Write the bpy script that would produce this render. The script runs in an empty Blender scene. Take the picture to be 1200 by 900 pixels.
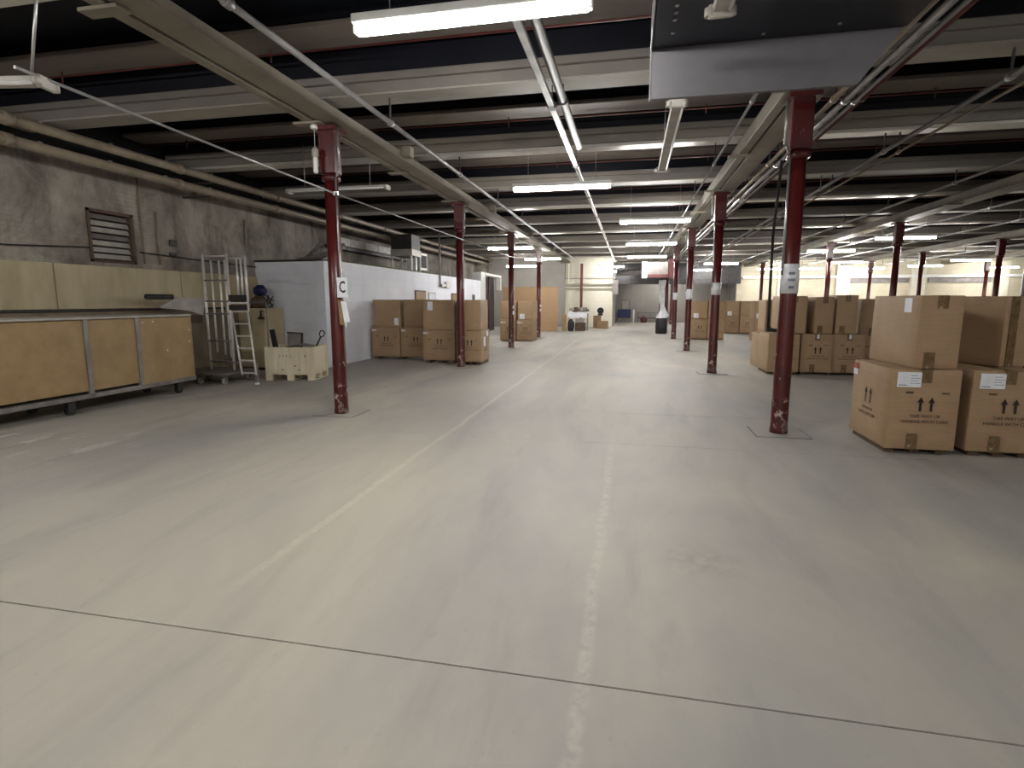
import bpy, bmesh, math, random
from mathutils import Vector, Matrix
random.seed(7)
S = bpy.context.scene
C = S.collection
R = math.radians

# ---------------------------------------------------------------- camera
cd = bpy.data.cameras.new('camera'); cam = bpy.data.objects.new('camera', cd); C.objects.link(cam)
cam.location = (0, 0, 1.6)
cam.rotation_euler = (R(90) - math.atan(97 / 650.), 0, R(12))
cd.sensor_width = 36; cd.lens = 650 / 1200 * 36; cd.clip_start = .05; cd.clip_end = 200
S.camera = cam
# ---------------------------------------------------------------- world: a closed hall, no daylight
w = bpy.data.worlds.new('world'); S.world = w; w.use_nodes = True
w.node_tree.nodes['Background'].inputs[0].default_value = (.5, .55, .6, 1)
w.node_tree.nodes['Background'].inputs[1].default_value = .02
S.view_settings.view_transform = 'Standard'; S.view_settings.look = 'None'
S.view_settings.gamma = 1; S.view_settings.exposure = 3.45; S.view_settings.use_curve_mapping = False
LAMP = 18.0          # radiance of a lit fluorescent diffuser

# ---------------------------------------------------------------- materials
def srgb(r, g, b):
    f = lambda c: (c / 255 / 12.92) if c / 255 <= .04045 else ((c / 255 + .055) / 1.055) ** 2.4
    return (f(r), f(g), f(b), 1)

class NT:
    def __init__(s, name):
        s.m = bpy.data.materials.new(name); s.m.use_nodes = True
        s.t = s.m.node_tree; s.b = s.t.nodes['Principled BSDF']
    def n(s, typ, **kw):
        x = s.t.nodes.new(typ)
        for k, v in kw.items(): setattr(x, k, v)
        return x
    def l(s, a, b): s.t.links.new(a, b)
    def coord(s, kind='Object'):
        if not hasattr(s, '_tc'): s._tc = s.n('ShaderNodeTexCoord'); s._geo = s.n('ShaderNodeNewGeometry')
        return s._geo.outputs['Position'] if kind == 'World' else s._tc.outputs[kind]
    def noise(s, scale, detail=4, rough=.55, stretch=(1, 1, 1), kind='Object', dist=0):
        mp = s.n('ShaderNodeMapping'); mp.inputs['Scale'].default_value = stretch; s.l(s.coord(kind), mp.inputs[0])
        x = s.n('ShaderNodeTexNoise'); x.inputs['Scale'].default_value = scale
        x.inputs['Detail'].default_value = detail; x.inputs['Roughness'].default_value = rough; x.inputs['Distortion'].default_value = dist
        s.l(mp.outputs[0], x.inputs['Vector']); return x.outputs['Fac']
    def ramp(s, fac, stops, interp='LINEAR'):
        r = s.n('ShaderNodeValToRGB'); r.color_ramp.interpolation = interp
        e = r.color_ramp.elements
        while len(e) < len(stops): e.new(.5)
        for i, (p, c) in enumerate(stops):
            e[i].position = p; e[i].color = c if len(c) == 4 else (*c, 1)
        s.l(fac, r.inputs[0]); return r.outputs[0]
    def g(s, fac, a, b): return s.ramp(fac, [(a, (0, 0, 0, 1)), (b, (1, 1, 1, 1))])
    def mix(s, fac, a, b, mode='MIX'):
        x = s.n('ShaderNodeMix', data_type='RGBA', blend_type=mode)
        for sock, v in ((x.inputs[0], fac), (x.inputs[6], a), (x.inputs[7], b)):
            if isinstance(v, (int, float)): sock.default_value = v
            elif isinstance(v, tuple): sock.default_value = v
            else: s.l(v, sock)
        return x.outputs[2]
    def math(s, op, a, b=0):
        x = s.n('ShaderNodeMath', operation=op)
        for sock, v in ((x.inputs[0], a), (x.inputs[1], b)):
            if isinstance(v, (int, float)): sock.default_value = v
            else: s.l(v, sock)
        return x.outputs[0]
    def bump(s, h, strength=.3, dist=.01):
        b = s.n('ShaderNodeBump'); b.inputs['Strength'].default_value = strength; b.inputs['Distance'].default_value = dist
        s.l(h, b.inputs['Height']); s.l(b.outputs[0], s.b.inputs['Normal'])
    def col(s, c):
        if isinstance(c, tuple): s.b.inputs['Base Color'].default_value = c
        else: s.l(c, s.b.inputs['Base Color'])
    def set(s, rough=.6, metal=0, spec=None):
        s.b.inputs['Roughness'].default_value = rough; s.b.inputs['Metallic'].default_value = metal
        if spec is not None: s.b.inputs['Specular IOR Level'].default_value = spec
        return s.m

def mottled(name, a, b, scale=3, rough=.7, metal=0, stretch=(1, 1, 1), bump=.15, kind='World', spec=None, detail=6):
    t = NT(name); f = t.noise(scale, detail, .6, stretch, kind)
    t.col(t.ramp(f, [(.32, a), (.68, b)]))
    if bump: t.bump(t.noise(scale * 12, 3, .6, stretch, kind), bump, .004)
    return t.set(rough, metal, spec)

M = {}
def floor_mat():
    t = NT('dusty_concrete')
    big = t.noise(.55, 5, .6, (1, .35, 1), 'World', .6)
    base = t.ramp(big, [(.30, srgb(148, 145, 142)), (.5, srgb(165, 160, 152)), (.68, srgb(182, 176, 162))])
    st = t.noise(2.2, 5, .65, (1, .18, 1), 'World', .3)
    base = t.mix(t.math('MULTIPLY', t.g(st, .52, .75), .35), base, srgb(122, 118, 116))
    sp = t.noise(14, 4, .7, (1, .6, 1), 'World')
    base = t.mix(t.math('MULTIPLY', t.g(sp, .62, .8), .25), base, srgb(110, 107, 104))
    sep = t.n('ShaderNodeSeparateXYZ'); t.l(t.coord('World'), sep.inputs[0])
    X, Y = sep.outputs[0], sep.outputs[1]
    wob = t.math('MULTIPLY', t.math('SUBTRACT', t.noise(1.2, 2, .5, (1, 1, 1), 'World'), .5), .10)
    def band(x, hw, soft):
        d = t.math('ABSOLUTE', t.math('SUBTRACT', t.math('ADD', X, wob), x))
        mr = t.n('ShaderNodeMapRange'); mr.inputs[1].default_value = hw; mr.inputs[2].default_value = hw + soft
        mr.inputs[3].default_value = 1; mr.inputs[4].default_value = 0; t.l(d, mr.inputs[0]); return mr.outputs[0]
    def yr(a, b, soft):
        m1 = t.n('ShaderNodeMapRange'); m1.inputs[1].default_value = a; m1.inputs[2].default_value = a + soft; t.l(Y, m1.inputs[0])
        m2 = t.n('ShaderNodeMapRange'); m2.inputs[1].default_value = b; m2.inputs[2].default_value = b - soft; t.l(Y, m2.inputs[0])
        return t.math('MULTIPLY', m1.outputs[0], m2.outputs[0])
    wear = t.g(t.noise(16, 5, .75, (1, 1, 1), 'World'), .40, .60)
    # worn pale marking lines and the dust swept along them
    l1 = t.math('MULTIPLY', t.math('MULTIPLY', band(-2.15, .022, .02), t.math('ADD', t.math('MULTIPLY', wear, .5), .25)), yr(2.4, 24, .6))
    l2 = t.math('MULTIPLY', t.math('MULTIPLY', band(-.16, .016, .03), wear), yr(-1, 7.0, 1.5))
    dust = t.math('MULTIPLY', t.math('MULTIPLY', band(-2.0, .05, .9), yr(1.0, 6.5, 2.0)), .25)
    base = t.mix(dust, base, srgb(190, 184, 162))
    base = t.mix(t.math('MULTIPLY', l1, .6), base, srgb(205, 200, 182))
    base = t.mix(t.math('MULTIPLY', l2, .32), base, srgb(205, 200, 186))
    # sprayed paint patches by the panel cart
    px = t.math('MULTIPLY', t.g(t.noise(3.0, 4, .7, (1, .5, 1), 'World'), .55, .63), yr(3.6, 5.9, .8))
    mx = t.n('ShaderNodeMapRange'); mx.inputs[1].default_value = -5.2; mx.inputs[2].default_value = -6.0; t.l(X, mx.inputs[0])
    base = t.mix(t.math('MULTIPLY', t.math('MULTIPLY', px, mx.outputs[0]), .7), base, srgb(205, 203, 200))
    d = t.n('ShaderNodeVectorMath', operation='DISTANCE'); t.l(t.coord('World'), d.inputs[0]); d.inputs[1].default_value = (.48, 3.43, 0)
    dm = t.n('ShaderNodeMapRange'); dm.inputs[1].default_value = .3; dm.inputs[2].default_value = .05; t.l(d.outputs['Value'], dm.inputs[0])
    base = t.mix(t.math('MULTIPLY', t.math('MULTIPLY', dm.outputs[0], t.g(t.noise(9, 4, .7, (1, 1, 1), 'World'), .4, .6)), .35), base, srgb(120, 112, 96))
    t.col(base)
    r = t.n('ShaderNodeMapRange'); t.l(big, r.inputs[0]); r.inputs[3].default_value = .52; r.inputs[4].default_value = .72
    t.l(r.outputs[0], t.b.inputs['Roughness'])
    t.bump(t.noise(30, 4, .7, (1, 1, 1), 'World'), .12, .003)
    t.b.inputs['Specular IOR Level'].default_value = .35
    return t.m
M['floor'] = floor_mat()
M['joint'] = mottled('joint_dirt', srgb(40, 36, 34), srgb(58, 53, 50), 8)
M['slab_patch'] = mottled('patched_concrete', srgb(128, 123, 118), srgb(150, 145, 138), 4)
def wall_left_mat():
    t = NT('stained_painted_brick')
    a = t.noise(.9, 7, .68, (1, 1, 1), 'World', .5)
    base = t.ramp(a, [(.3, srgb(70, 62, 56)), (.44, srgb(128, 120, 112)), (.58, srgb(158, 150, 140)), (.75, srgb(180, 172, 162))])
    v = t.noise(2.2, 5, .7, (1, 1, .25), 'World', .4)
    base = t.mix(t.math('MULTIPLY', t.g(v, .5, .72), .6), base, srgb(44, 39, 36))
    br = t.n('ShaderNodeTexBrick'); sep = t.n('ShaderNodeSeparateXYZ'); t.l(t.coord('World'), sep.inputs[0])
    cb = t.n('ShaderNodeCombineXYZ'); t.l(sep.outputs[1], cb.inputs[0]); t.l(sep.outputs[2], cb.inputs[1]); t.l(cb.outputs[0], br.inputs[0])
    br.inputs['Scale'].default_value = 1; br.inputs['Brick Width'].default_value = .23; br.inputs['Row Height'].default_value = .075
    br.inputs['Mortar Size'].default_value = .006; br.inputs['Mortar Smooth'].default_value = .4
    base = t.mix(t.math('MULTIPLY', br.outputs['Fac'], t.math('MULTIPLY', t.g(t.noise(.6, 2, .5, (1, 1, 1), 'World'), .5, .65), .3)), base, srgb(70, 64, 60))
    t.col(base); h = t.math('SUBTRACT', t.math('MULTIPLY', t.noise(9, 5, .7, (1, 1, 1), 'World'), .6), t.math('MULTIPLY', br.outputs['Fac'], .5))
    t.bump(h, .3, .01); return t.set(.85)
M['wall_left'] = wall_left_mat()
def block_mat(name, a, b, dark, mortar=.2, axis=0, stain=.25, low=.45, high=.75):
    t = NT(name)
    base = t.ramp(t.noise(.7, 5, .6, (1, 1, 1), 'World'), [(.3, a), (.7, b)])
    base = t.mix(t.math('MULTIPLY', t.g(t.noise(1.6, 6, .7, (1, 1, .5), 'World', .3), low, high), stain), base, dark)
    br = t.n('ShaderNodeTexBrick'); sep = t.n('ShaderNodeSeparateXYZ'); t.l(t.coord('World'), sep.inputs[0])
    cb = t.n('ShaderNodeCombineXYZ'); t.l(sep.outputs[axis], cb.inputs[0]); t.l(sep.outputs[2], cb.inputs[1]); t.l(cb.outputs[0], br.inputs[0])
    br.inputs['Scale'].default_value = 1; br.inputs['Brick Width'].default_value = .45; br.inputs['Row Height'].default_value = .225
    br.inputs['Mortar Size'].default_value = .008; br.inputs['Mortar Smooth'].default_value = .3
    base = t.mix(t.math('MULTIPLY', br.outputs['Fac'], mortar), base, dark); t.col(base)
    t.bump(t.math('SUBTRACT', t.math('MULTIPLY', t.noise(25, 3, .6, (1, 1, 1), 'World'), .3), t.math('MULTIPLY', br.outputs['Fac'], .6)), .35, .01)
    return t.set(.75)
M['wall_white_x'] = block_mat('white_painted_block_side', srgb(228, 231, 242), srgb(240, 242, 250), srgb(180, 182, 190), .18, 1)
M['wall_white_y'] = block_mat('shaded_white_block_end', srgb(206, 208, 216), srgb(222, 225, 234), srgb(160, 160, 162), .15, 0)  # same white paint as the side, darkened for the shaded end face
M['wall_cream'] = block_mat('cream_painted_block', srgb(188, 179, 156), srgb(206, 198, 177), srgb(146, 134, 110), .3, 0)
M['wall_pale'] = block_mat('pale_painted_block', srgb(205, 200, 180), srgb(218, 214, 200), srgb(160, 150, 130), .3, 0)
M['wall_grey'] = block_mat('grey_block', srgb(136, 132, 127), srgb(154, 149, 143), srgb(120, 114, 108), .35, 0)
M['cladding'] = mottled('aged_cream_cladding', srgb(164, 150, 118), srgb(190, 176, 146), 1.6, .6, stretch=(1, 1.6, .4), bump=.1)
M['cladding_low'] = mottled('dirty_lower_wall', srgb(100, 88, 70), srgb(142, 128, 104), 1.8, .7, stretch=(1, 1, .5))
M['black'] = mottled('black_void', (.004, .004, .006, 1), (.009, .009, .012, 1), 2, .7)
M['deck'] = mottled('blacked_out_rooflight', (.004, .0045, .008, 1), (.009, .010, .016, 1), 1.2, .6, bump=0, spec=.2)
def beam_mat(name, a, b):
    t = NT(name)
    base = t.ramp(t.noise(.35, 4, .6, (1, 2.5, 1), 'World'), [(.35, a), (.65, b)])
    base = t.mix(t.math('MULTIPLY', t.g(t.noise(3, 6, .7, (.3, 1, 1), 'World', .3), .52, .75), .4), base, srgb(74, 66, 62))
    t.col(base); t.bump(t.noise(20, 4, .6, (.4, 1, 1), 'World'), .2, .006); return t.set(.62)
M['beam'] = beam_mat('painted_roof_beam', srgb(106, 101, 99), srgb(128, 121, 110))
M['lip'] = beam_mat('pale_beam_soffit', srgb(138, 134, 128), srgb(160, 154, 142))
M['joist'] = beam_mat('dusty_joist', srgb(94, 85, 81), srgb(114, 104, 95))
M['girder'] = beam_mat('cream_girder', srgb(112, 105, 92), srgb(138, 130, 114))
M['flange'] = mottled('worn_silver_flange', srgb(178, 176, 170), srgb(204, 200, 190), 2, .32, .35)
def red_mat():
    t = NT('chipped_red_paint')
    base = t.ramp(t.noise(2, 4, .6), [(.3, srgb(60, 15, 16)), (.7, srgb(88, 26, 25))])
    sep = t.n('ShaderNodeSeparateXYZ'); t.l(t.coord('World'), sep.inputs[0])
    mr = t.n('ShaderNodeMapRange'); mr.inputs[1].default_value = 0; mr.inputs[2].default_value = 1.3
    mr.inputs[3].default_value = .13; mr.inputs[4].default_value = 0; t.l(sep.outputs[2], mr.inputs[0])
    n = t.math('ADD', t.noise(13, 6, .75, (1, 1, .6)), mr.outputs[0])
    base = t.mix(t.g(n, .66, .70), base, srgb(176, 160, 150))
    n2 = t.math('ADD', t.noise(5, 6, .7, (1, 1, .5)), mr.outputs[0])
    base = t.mix(t.math('MULTIPLY', t.g(n2, .6, .7), .7), base, srgb(70, 30, 26))
    t.col(base); t.bump(t.noise(18, 4, .7), .2, .004); return t.set(.3)
M['red'] = red_mat()
M['rust'] = mottled('dull_red_pipe', srgb(70, 26, 24), srgb(96, 40, 36), 5, .5)
M['pipe'] = mottled('dusty_painted_pipe', srgb(120, 108, 92), srgb(150, 138, 120), 2.5, .45)
M['zinc'] = mottled('galvanised_steel', srgb(150, 150, 150), srgb(185, 185, 185), 5, .28, .75)
M['conduit'] = mottled('grey_conduit', srgb(120, 117, 118), srgb(150, 148, 148), 3, .38, .3)
M['dark_metal'] = mottled('dark_steel', srgb(34, 32, 33), srgb(52, 49, 50), 6, .55, .1)
M['white'] = mottled('white_enamel', srgb(205, 205, 202), srgb(222, 222, 220), 3, .4, bump=0)
M['offwhite'] = mottled('grubby_white', srgb(150, 147, 140), srgb(180, 176, 168), 5, .5)
M['alu'] = mottled('aluminium_tube', srgb(205, 203, 200), srgb(228, 226, 222), 8, .35, .35)
M['steel_grey'] = mottled('worn_grey_steel', srgb(104, 98, 96), srgb(134, 128, 124), 5, .5, .2)
M['navy'] = mottled('navy_panel', srgb(14, 15, 26), srgb(22, 23, 36), 3, .4, bump=.03)
M['grey_panel'] = mottled('dark_grey_sheet', srgb(86, 84, 88), srgb(100, 98, 102), 1.5, .5, bump=.03)
M['rubber'] = mottled('black_rubber', srgb(18, 17, 17), srgb(34, 32, 32), 10, .7)
M['paper'] = mottled('white_paper', srgb(212, 214, 220), srgb(228, 230, 235), 6, .7, bump=0, kind='Object')
M['ink'] = mottled('grey_print', srgb(96, 104, 122), srgb(120, 126, 140), 20, .8, bump=0, kind='Object')
M['black_ink'] = mottled('black_print', srgb(22, 18, 15), srgb(40, 32, 26), 15, .8, bump=0, kind='Object')
M['faded_ink'] = mottled('faded_print', srgb(72, 58, 42), srgb(86, 70, 52), 15, .8, bump=0, kind='Object')
M['red_label'] = mottled('red_label', srgb(160, 70, 56), srgb(176, 84, 66), 10, .7, bump=0)
def card_mat(name, a, b):
    t = NT(name)
    oi = t.n('ShaderNodeObjectInfo')
    base = t.ramp(t.noise(2.2, 5, .6), [(.3, a), (.7, b)])
    base = t.mix(t.math('MULTIPLY', t.g(t.noise(60, 2, .5, (.05, .05, 1)), .45, .6), .12), base, srgb(96, 72, 48))
    k = t.n('ShaderNodeMapRange'); t.l(oi.outputs['Random'], k.inputs[0]); k.inputs[3].default_value = 0; k.inputs[4].default_value = .3
    base = t.mix(k.outputs[0], base, srgb(118, 95, 72)); t.col(base)
    t.bump(t.noise(6, 3, .5), .15, .01); return t.set(.62)
M['card'] = card_mat('corrugated_cardboard', srgb(152, 124, 93), srgb(168, 140, 108))
M['card_edge'] = mottled('cardboard_edge', srgb(120, 94, 64), srgb(140, 112, 80), 9, .8)
def tape_mat():
    t = NT('glossy_parcel_tape'); t.col(t.ramp(t.noise(14, 4, .7), [(.4, srgb(92, 74, 48)), (.62, srgb(118, 98, 70)), (.72, srgb(170, 160, 142))])); return t.set(.18)
M['tape'] = tape_mat()
M['osb'] = mottled('tan_fibreboard', srgb(140, 114, 78), srgb(160, 134, 96), 3, .7, bump=.1)
M['partition_board'] = mottled('brown_board_sheet', srgb(150, 120, 88), srgb(164, 134, 100), 1.2, .65)
M['ply'] = mottled('pale_pine_plank', srgb(200, 188, 160), srgb(224, 214, 190), 2.5, .65, stretch=(3, 3, .4), bump=.15, kind='Object')
M['knot'] = mottled('pine_knot', srgb(110, 84, 54), srgb(134, 106, 72), 10, .7, kind='Object')
M['pallet'] = mottled('weathered_pallet_wood', srgb(70, 56, 42), srgb(100, 82, 62), 4, .8)
M['green'] = mottled('green_moss', srgb(60, 72, 30), srgb(92, 104, 48), 4, .8)
M['blue'] = mottled('blue_plastic', srgb(22, 30, 78), srgb(30, 40, 96), 4, .5)
M['sheet'] = mottled('dusty_sheet', srgb(150, 144, 138), srgb(176, 170, 164), 4, .7)
M['timber'] = mottled('dark_timber', srgb(60, 44, 34), srgb(92, 70, 52), 4, .7)
M['film'] = mottled('clear_plastic_film', srgb(190, 192, 196), srgb(220, 222, 226), 8, .25)
M['glass'] = mottled('dark_glass', srgb(60, 66, 60), srgb(84, 92, 84), 3, .1, bump=0)
def emit(name, col, s):
    t = NT(name); t.b.inputs['Base Color'].default_value = (.8, .8, .8, 1)
    t.b.inputs['Emission Color'].default_value = col; t.b.inputs['Emission Strength'].default_value = s; return t.m
M['lit'] = emit('lit_fluorescent_tube', (1, .98, .94, 1), LAMP)

# ---------------------------------------------------------------- mesh helpers
class MB:
    def __init__(s): s.v = []; s.f = []; s.sm = []
    def box(s, x0, x1, y0, y1, z0, z1, ch=0, mat=None):
        if ch <= 0:
            vs = [(x, y, z) for z in (z0, z1) for y in (y0, y1) for x in (x0, x1)]
            fs = [(0, 2, 3, 1), (4, 5, 7, 6), (0, 1, 5, 4), (2, 6, 7, 3), (0, 4, 6, 2), (1, 3, 7, 5)]
        else:
            vs = []; idx = {}
            lo = (x0, y0, z0); hi = (x1, y1, z1)
            for sx in (0, 1):
                for sy in (0, 1):
                    for sz in (0, 1):
                        for a in range(3):
                            p = []
                            for k, sg in enumerate((sx, sy, sz)):
                                q = hi[k] if sg else lo[k]
                                if k != a: q += (-ch if sg else ch)
                                p.append(q)
                            idx[(sx, sy, sz, a)] = len(vs); vs.append(tuple(p))
            fs = []
            def face(l):
                pts = [Vector(vs[i]) for i in l]; n = (pts[1] - pts[0]).cross(pts[2] - pts[0])
                c = sum(pts, Vector()) / len(pts) - (Vector(lo) + Vector(hi)) / 2
                fs.append(tuple(l) if n.dot(c) > 0 else tuple(l[::-1]))
            for a in range(3):
                o = [k for k in range(3) if k != a]
                for sg in (0, 1):
                    l = []
                    for u, v in ((0, 0), (1, 0), (1, 1), (0, 1)):
                        t = [0, 0, 0]; t[a] = sg; t[o[0]] = u; t[o[1]] = v; l.append(idx[(*t, a)])
                    face(l)
                for u in (0, 1):
                    for v in (0, 1):
                        t = [0, 0, 0]; t[o[0]] = u; t[o[1]] = v
                        l = []
                        for sg, kk in ((0, o[0]), (1, o[0]), (1, o[1]), (0, o[1])):
                            t[a] = sg; l.append(idx[(*t, kk)])
                        face(l)
            for sx in (0, 1):
                for sy in (0, 1):
                    for sz in (0, 1): face([idx[(sx, sy, sz, a)] for a in range(3)])
        if mat is not None: vs = [tuple(mat @ Vector(p)) for p in vs]
        n = len(s.v); s.v += vs; s.f += [tuple(i + n for i in f) for f in fs]; s.sm += [False] * len(fs); return s
    def tube(s, p0, p1, r, seg=10, r2=None, caps=True):
        p0 = Vector(p0); p1 = Vector(p1); d = (p1 - p0).normalized(); r2 = r if r2 is None else r2
        a = d.orthogonal().normalized(); b = d.cross(a); n = len(s.v)
        for p, rr in ((p0, r), (p1, r2)):
            for k in range(seg):
                t = 2 * math.pi * k / seg; s.v.append(tuple(p + a * math.cos(t) * rr + b * math.sin(t) * rr))
        for k in range(seg):
            j = (k + 1) % seg; s.f.append((n + k, n + j, n + seg + j, n + seg + k)); s.sm.append(True)
        if caps:
            s.f.append(tuple(n + k for k in range(seg))[::-1]); s.f.append(tuple(n + seg + k for k in range(seg))); s.sm += [False, False]
        return s
    def path(s, pts, r, seg=8):
        for a, b in zip(pts, pts[1:]): s.tube(a, b, r, seg)
        return s
    def lathe(s, prof, seg=16, c=(0, 0, 0)):
        n = len(s.v)
        for r, z in prof:
            for k in range(seg):
                t = 2 * math.pi * k / seg; s.v.append((c[0] + r * math.cos(t), c[1] + r * math.sin(t), c[2] + z))
        for i in range(len(prof) - 1):
            for k in range(seg):
                j = (k + 1) % seg; s.f.append((n + i * seg + k, n + i * seg + j, n + (i + 1) * seg + j, n + (i + 1) * seg + k)); s.sm.append(True)
        s.f.append(tuple(n + k for k in range(seg))[::-1]); m = n + (len(prof) - 1) * seg
        s.f.append(tuple(m + k for k in range(seg))); s.sm += [False, False]; return s
    def poly(s, pts, th, nrm):
        nrm = Vector(nrm) * th; n = len(s.v); k = len(pts)
        s.v += [tuple(Vector(p)) for p in pts] + [tuple(Vector(p) + nrm) for p in pts]
        s.f.append(tuple(n + i for i in range(k))[::-1]); s.f.append(tuple(n + k + i for i in range(k)))
        for i in range(k): j = (i + 1) % k; s.f.append((n + i, n + j, n + k + j, n + k + i))
        s.sm += [False] * (k + 2); return s
    def mesh(s, name, mat):
        me = bpy.data.meshes.new(name); me.from_pydata(s.v, [], s.f); me.update()
        me.polygons.foreach_set('use_smooth', s.sm); me.materials.append(M[mat]); return me
    def build(s, name, mat, parent=None, loc=None):
        return link(name, s.mesh(name, mat), parent, loc)

def link(name, me, parent=None, loc=None):
    o = bpy.data.objects.new(name, me); C.objects.link(o)
    if parent: o.parent = parent
    if loc: o.location = loc
    return o
def empty(name, loc=(0, 0, 0), rz=0):
    o = bpy.data.objects.new(name, None); C.objects.link(o); o.location = loc; o.rotation_euler.z = rz
    o.empty_display_size = .2; return o
def tag(o, label, cat, group=None):
    o['label'] = label; o['category'] = cat
    if group: o['group'] = group
    return o
def thing(name, label, cat, loc=(0, 0, 0), rz=0, group=None): return tag(empty(name, loc, rz), label, cat, group)
def struct(o): o['kind'] = 'structure'; return o
def copy_tree(o, loc, rz, label, group=None, skip=()):
    c = o.copy(); C.objects.link(c); c.location = loc; c.rotation_euler = (0, 0, rz); c['label'] = label
    if group: c['group'] = group
    for ch in o.children:
        if ch.name.split('.')[0] in skip: continue
        d = ch.copy(); C.objects.link(d); d.parent = c
        for gch in ch.children:
            e = gch.copy(); C.objects.link(e); e.parent = d
    return c

# ---------------------------------------------------------------- setting: floor of cast bays
XL, XR, YB, YE = -9.0, 28.0, -8.0, 45.0
floor = struct(MB().box(XL, XR, YB, YE, -.2, -.005).build('floor', 'joint'))
ys = [YB, 2.15, 6.24, 8.03, 19.2, 30.7, YE]
for a, b in zip(ys, ys[1:]):
    MB().box(XL, XR, a + .005, b - .005, -.005, 0).build('floor_slab', 'floor', floor)

# left wall, with a louvred opening
WY0, WY1, WZ0, WZ1 = 7.93, 8.83, 2.27, 3.16
wl = struct(MB().box(-9.3, -9, YB, WY0, 0, 3.87).box(-9.3, -9, WY1, YE, 0, 3.87).box(-9.3, -9, WY0, WY1, 0, WZ0)
            .box(-9.3, -9, WY0, WY1, WZ1, 3.87).build('wall_left', 'wall_left'))
MB().box(-9.3, -8.97, YB, YE, 3.87, 3.93, .01).build('ledge', 'pipe', wl)
MB().box(-9.3, -9.05, YB, YE, 3.93, 4.7).build('upper_band', 'black', wl)  # black colour stands in for the shaded recess above the ledge
for a, b in ((-8, 2.6), (2.612, 7.24), (7.252, 9.8), (9.812, 12.2)):
    MB().box(-9, -8.955, a, b, 1.47, 2.2, .006).build('cladding_panel', 'cladding', wl)
MB().box(-9, -8.94, YB, 12.2, 1.43, 1.465, .004).build('rail', 'dark_metal', wl)
MB().box(-9, -8.97, YB, 12.2, 0, 1.42).build('lower_panel', 'cladding_low', wl)
for y, z0, z1 in ((5.75, 2.9, 3.5), (9.0, 2.3, 3.87), (9.35, 2.3, 3.3), (11.9, 2.9, 3.5)):
    MB().tube((-8.98, y, z0), (-8.98, y, z1), .018).build('conduit', 'pipe', wl)
MB().path([(-8.97, 3, 2.62), (-8.97, 5, 2.50), (-8.97, 6.6, 2.42), (-8.97, 7.9, 2.5)], .012).path([(-8.97, 8.9, 2.5), (-8.97, 10.4, 2.46), (-8.97, 12.2, 2.42)], .012).build('wall_cable', 'rubber', wl)
MB().box(-9, -8.96, 9.62, 9.8, 2.68, 2.8, .01).box(-9, -8.97, 9.6, 9.78, 2.5, 2.56, .005).build('junction_box', 'dark_metal', wl)
wd = struct(empty('window_1', (-9, (WY0 + WY1) / 2, WZ0)))
hy = (WY1 - WY0) / 2; hz = WZ1 - WZ0
MB().box(-.12, .02, -hy, -hy + .05, 0, hz).box(-.12, .02, hy - .06, hy, 0, hz).box(-.12, .02, -hy, hy, hz - .05, hz).box(-.12, .02, -hy, hy, 0, .04).build('window_frame', 'timber', wd)
MB().box(-.16, -.13, -hy, hy, 0, hz).build('backing', 'black', wd)
for k in range(7):
    z = .06 + k * .112
    m = Matrix.Translation((-.055, 0, z + .045)) @ Matrix.Rotation(R(-24 + random.uniform(-4, 4)), 4, 'Y')
    MB().box(-.008, .008, -hy + .05, hy - .06, -.045, .045, .002, m).build('louvre_slat', 'offwhite' if k not in (3, 6) else 'steel_grey', wd)
# end walls and back / right shell
def wall(name, x0, x1, y0, y1, z0, z1, mat): return struct(MB().box(x0, x1, y0, y1, z0, z1).build(name, mat))
wall('wall_back', XL, XR, YB - .3, YB, 0, 4.7, 'wall_grey')
wall('wall_right', XR, XR + .3, YB, YE, 0, 4.7, 'wall_cream')
wA = wall('wall_end_left', -4.1, -1.15, 35.5, 35.8, 0, 4.7, 'wall_pale')
MB().box(-4.1, -1.15, 35.46, 35.5, 2.42, 2.56).box(-4.1, -1.15, 35.4, 35.5, 2.98, 3.04).build('ledge', 'wall_grey', wA)
wall('wall_end_recess', -9, 28, 44.7, 45, 0, 4.7, 'wall_grey')
wall('wall_left_end', -9, -4.1, 35.2, 35.5, 0, 4.7, 'wall_grey')
wall('wall_recess_side', -1.45, -1.15, 35.8, 44.7, 0, 4.7, 'wall_grey')
wR = wall('wall_end_right', 7.05, 28, 41, 41.3, 0, 4.7, 'wall_cream')
wall('wall_recess_right', 7.05, 7.35, 41.3, 44.7, 0, 4.7, 'wall_grey')
struct(MB().box(-1.15, 7.05, 39.6, 39.9, 2.75, 3.1, .01).box(-1.15, 7.05, 39.7, 39.8, 3.1, 4.12).build('trim_1', 'dark_metal'))
for x in (9.6, 13.2, 17.6, 22.2): MB().box(x, x + .8, 40.8, 41, 0, 4.1, .01).build('pier', 'wall_pale', wR)
MB().box(13.8, 17.5, 40.9, 41, 2.78, 3.1).box(18.6, 22.1, 40.9, 41, 2.78, 3.1).build('window_band', 'steel_grey', wR)
MB().box(7.35, 28, 40.72, 40.79, 3.1, 3.28, .01).build('ledge', 'white', wR)

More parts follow.
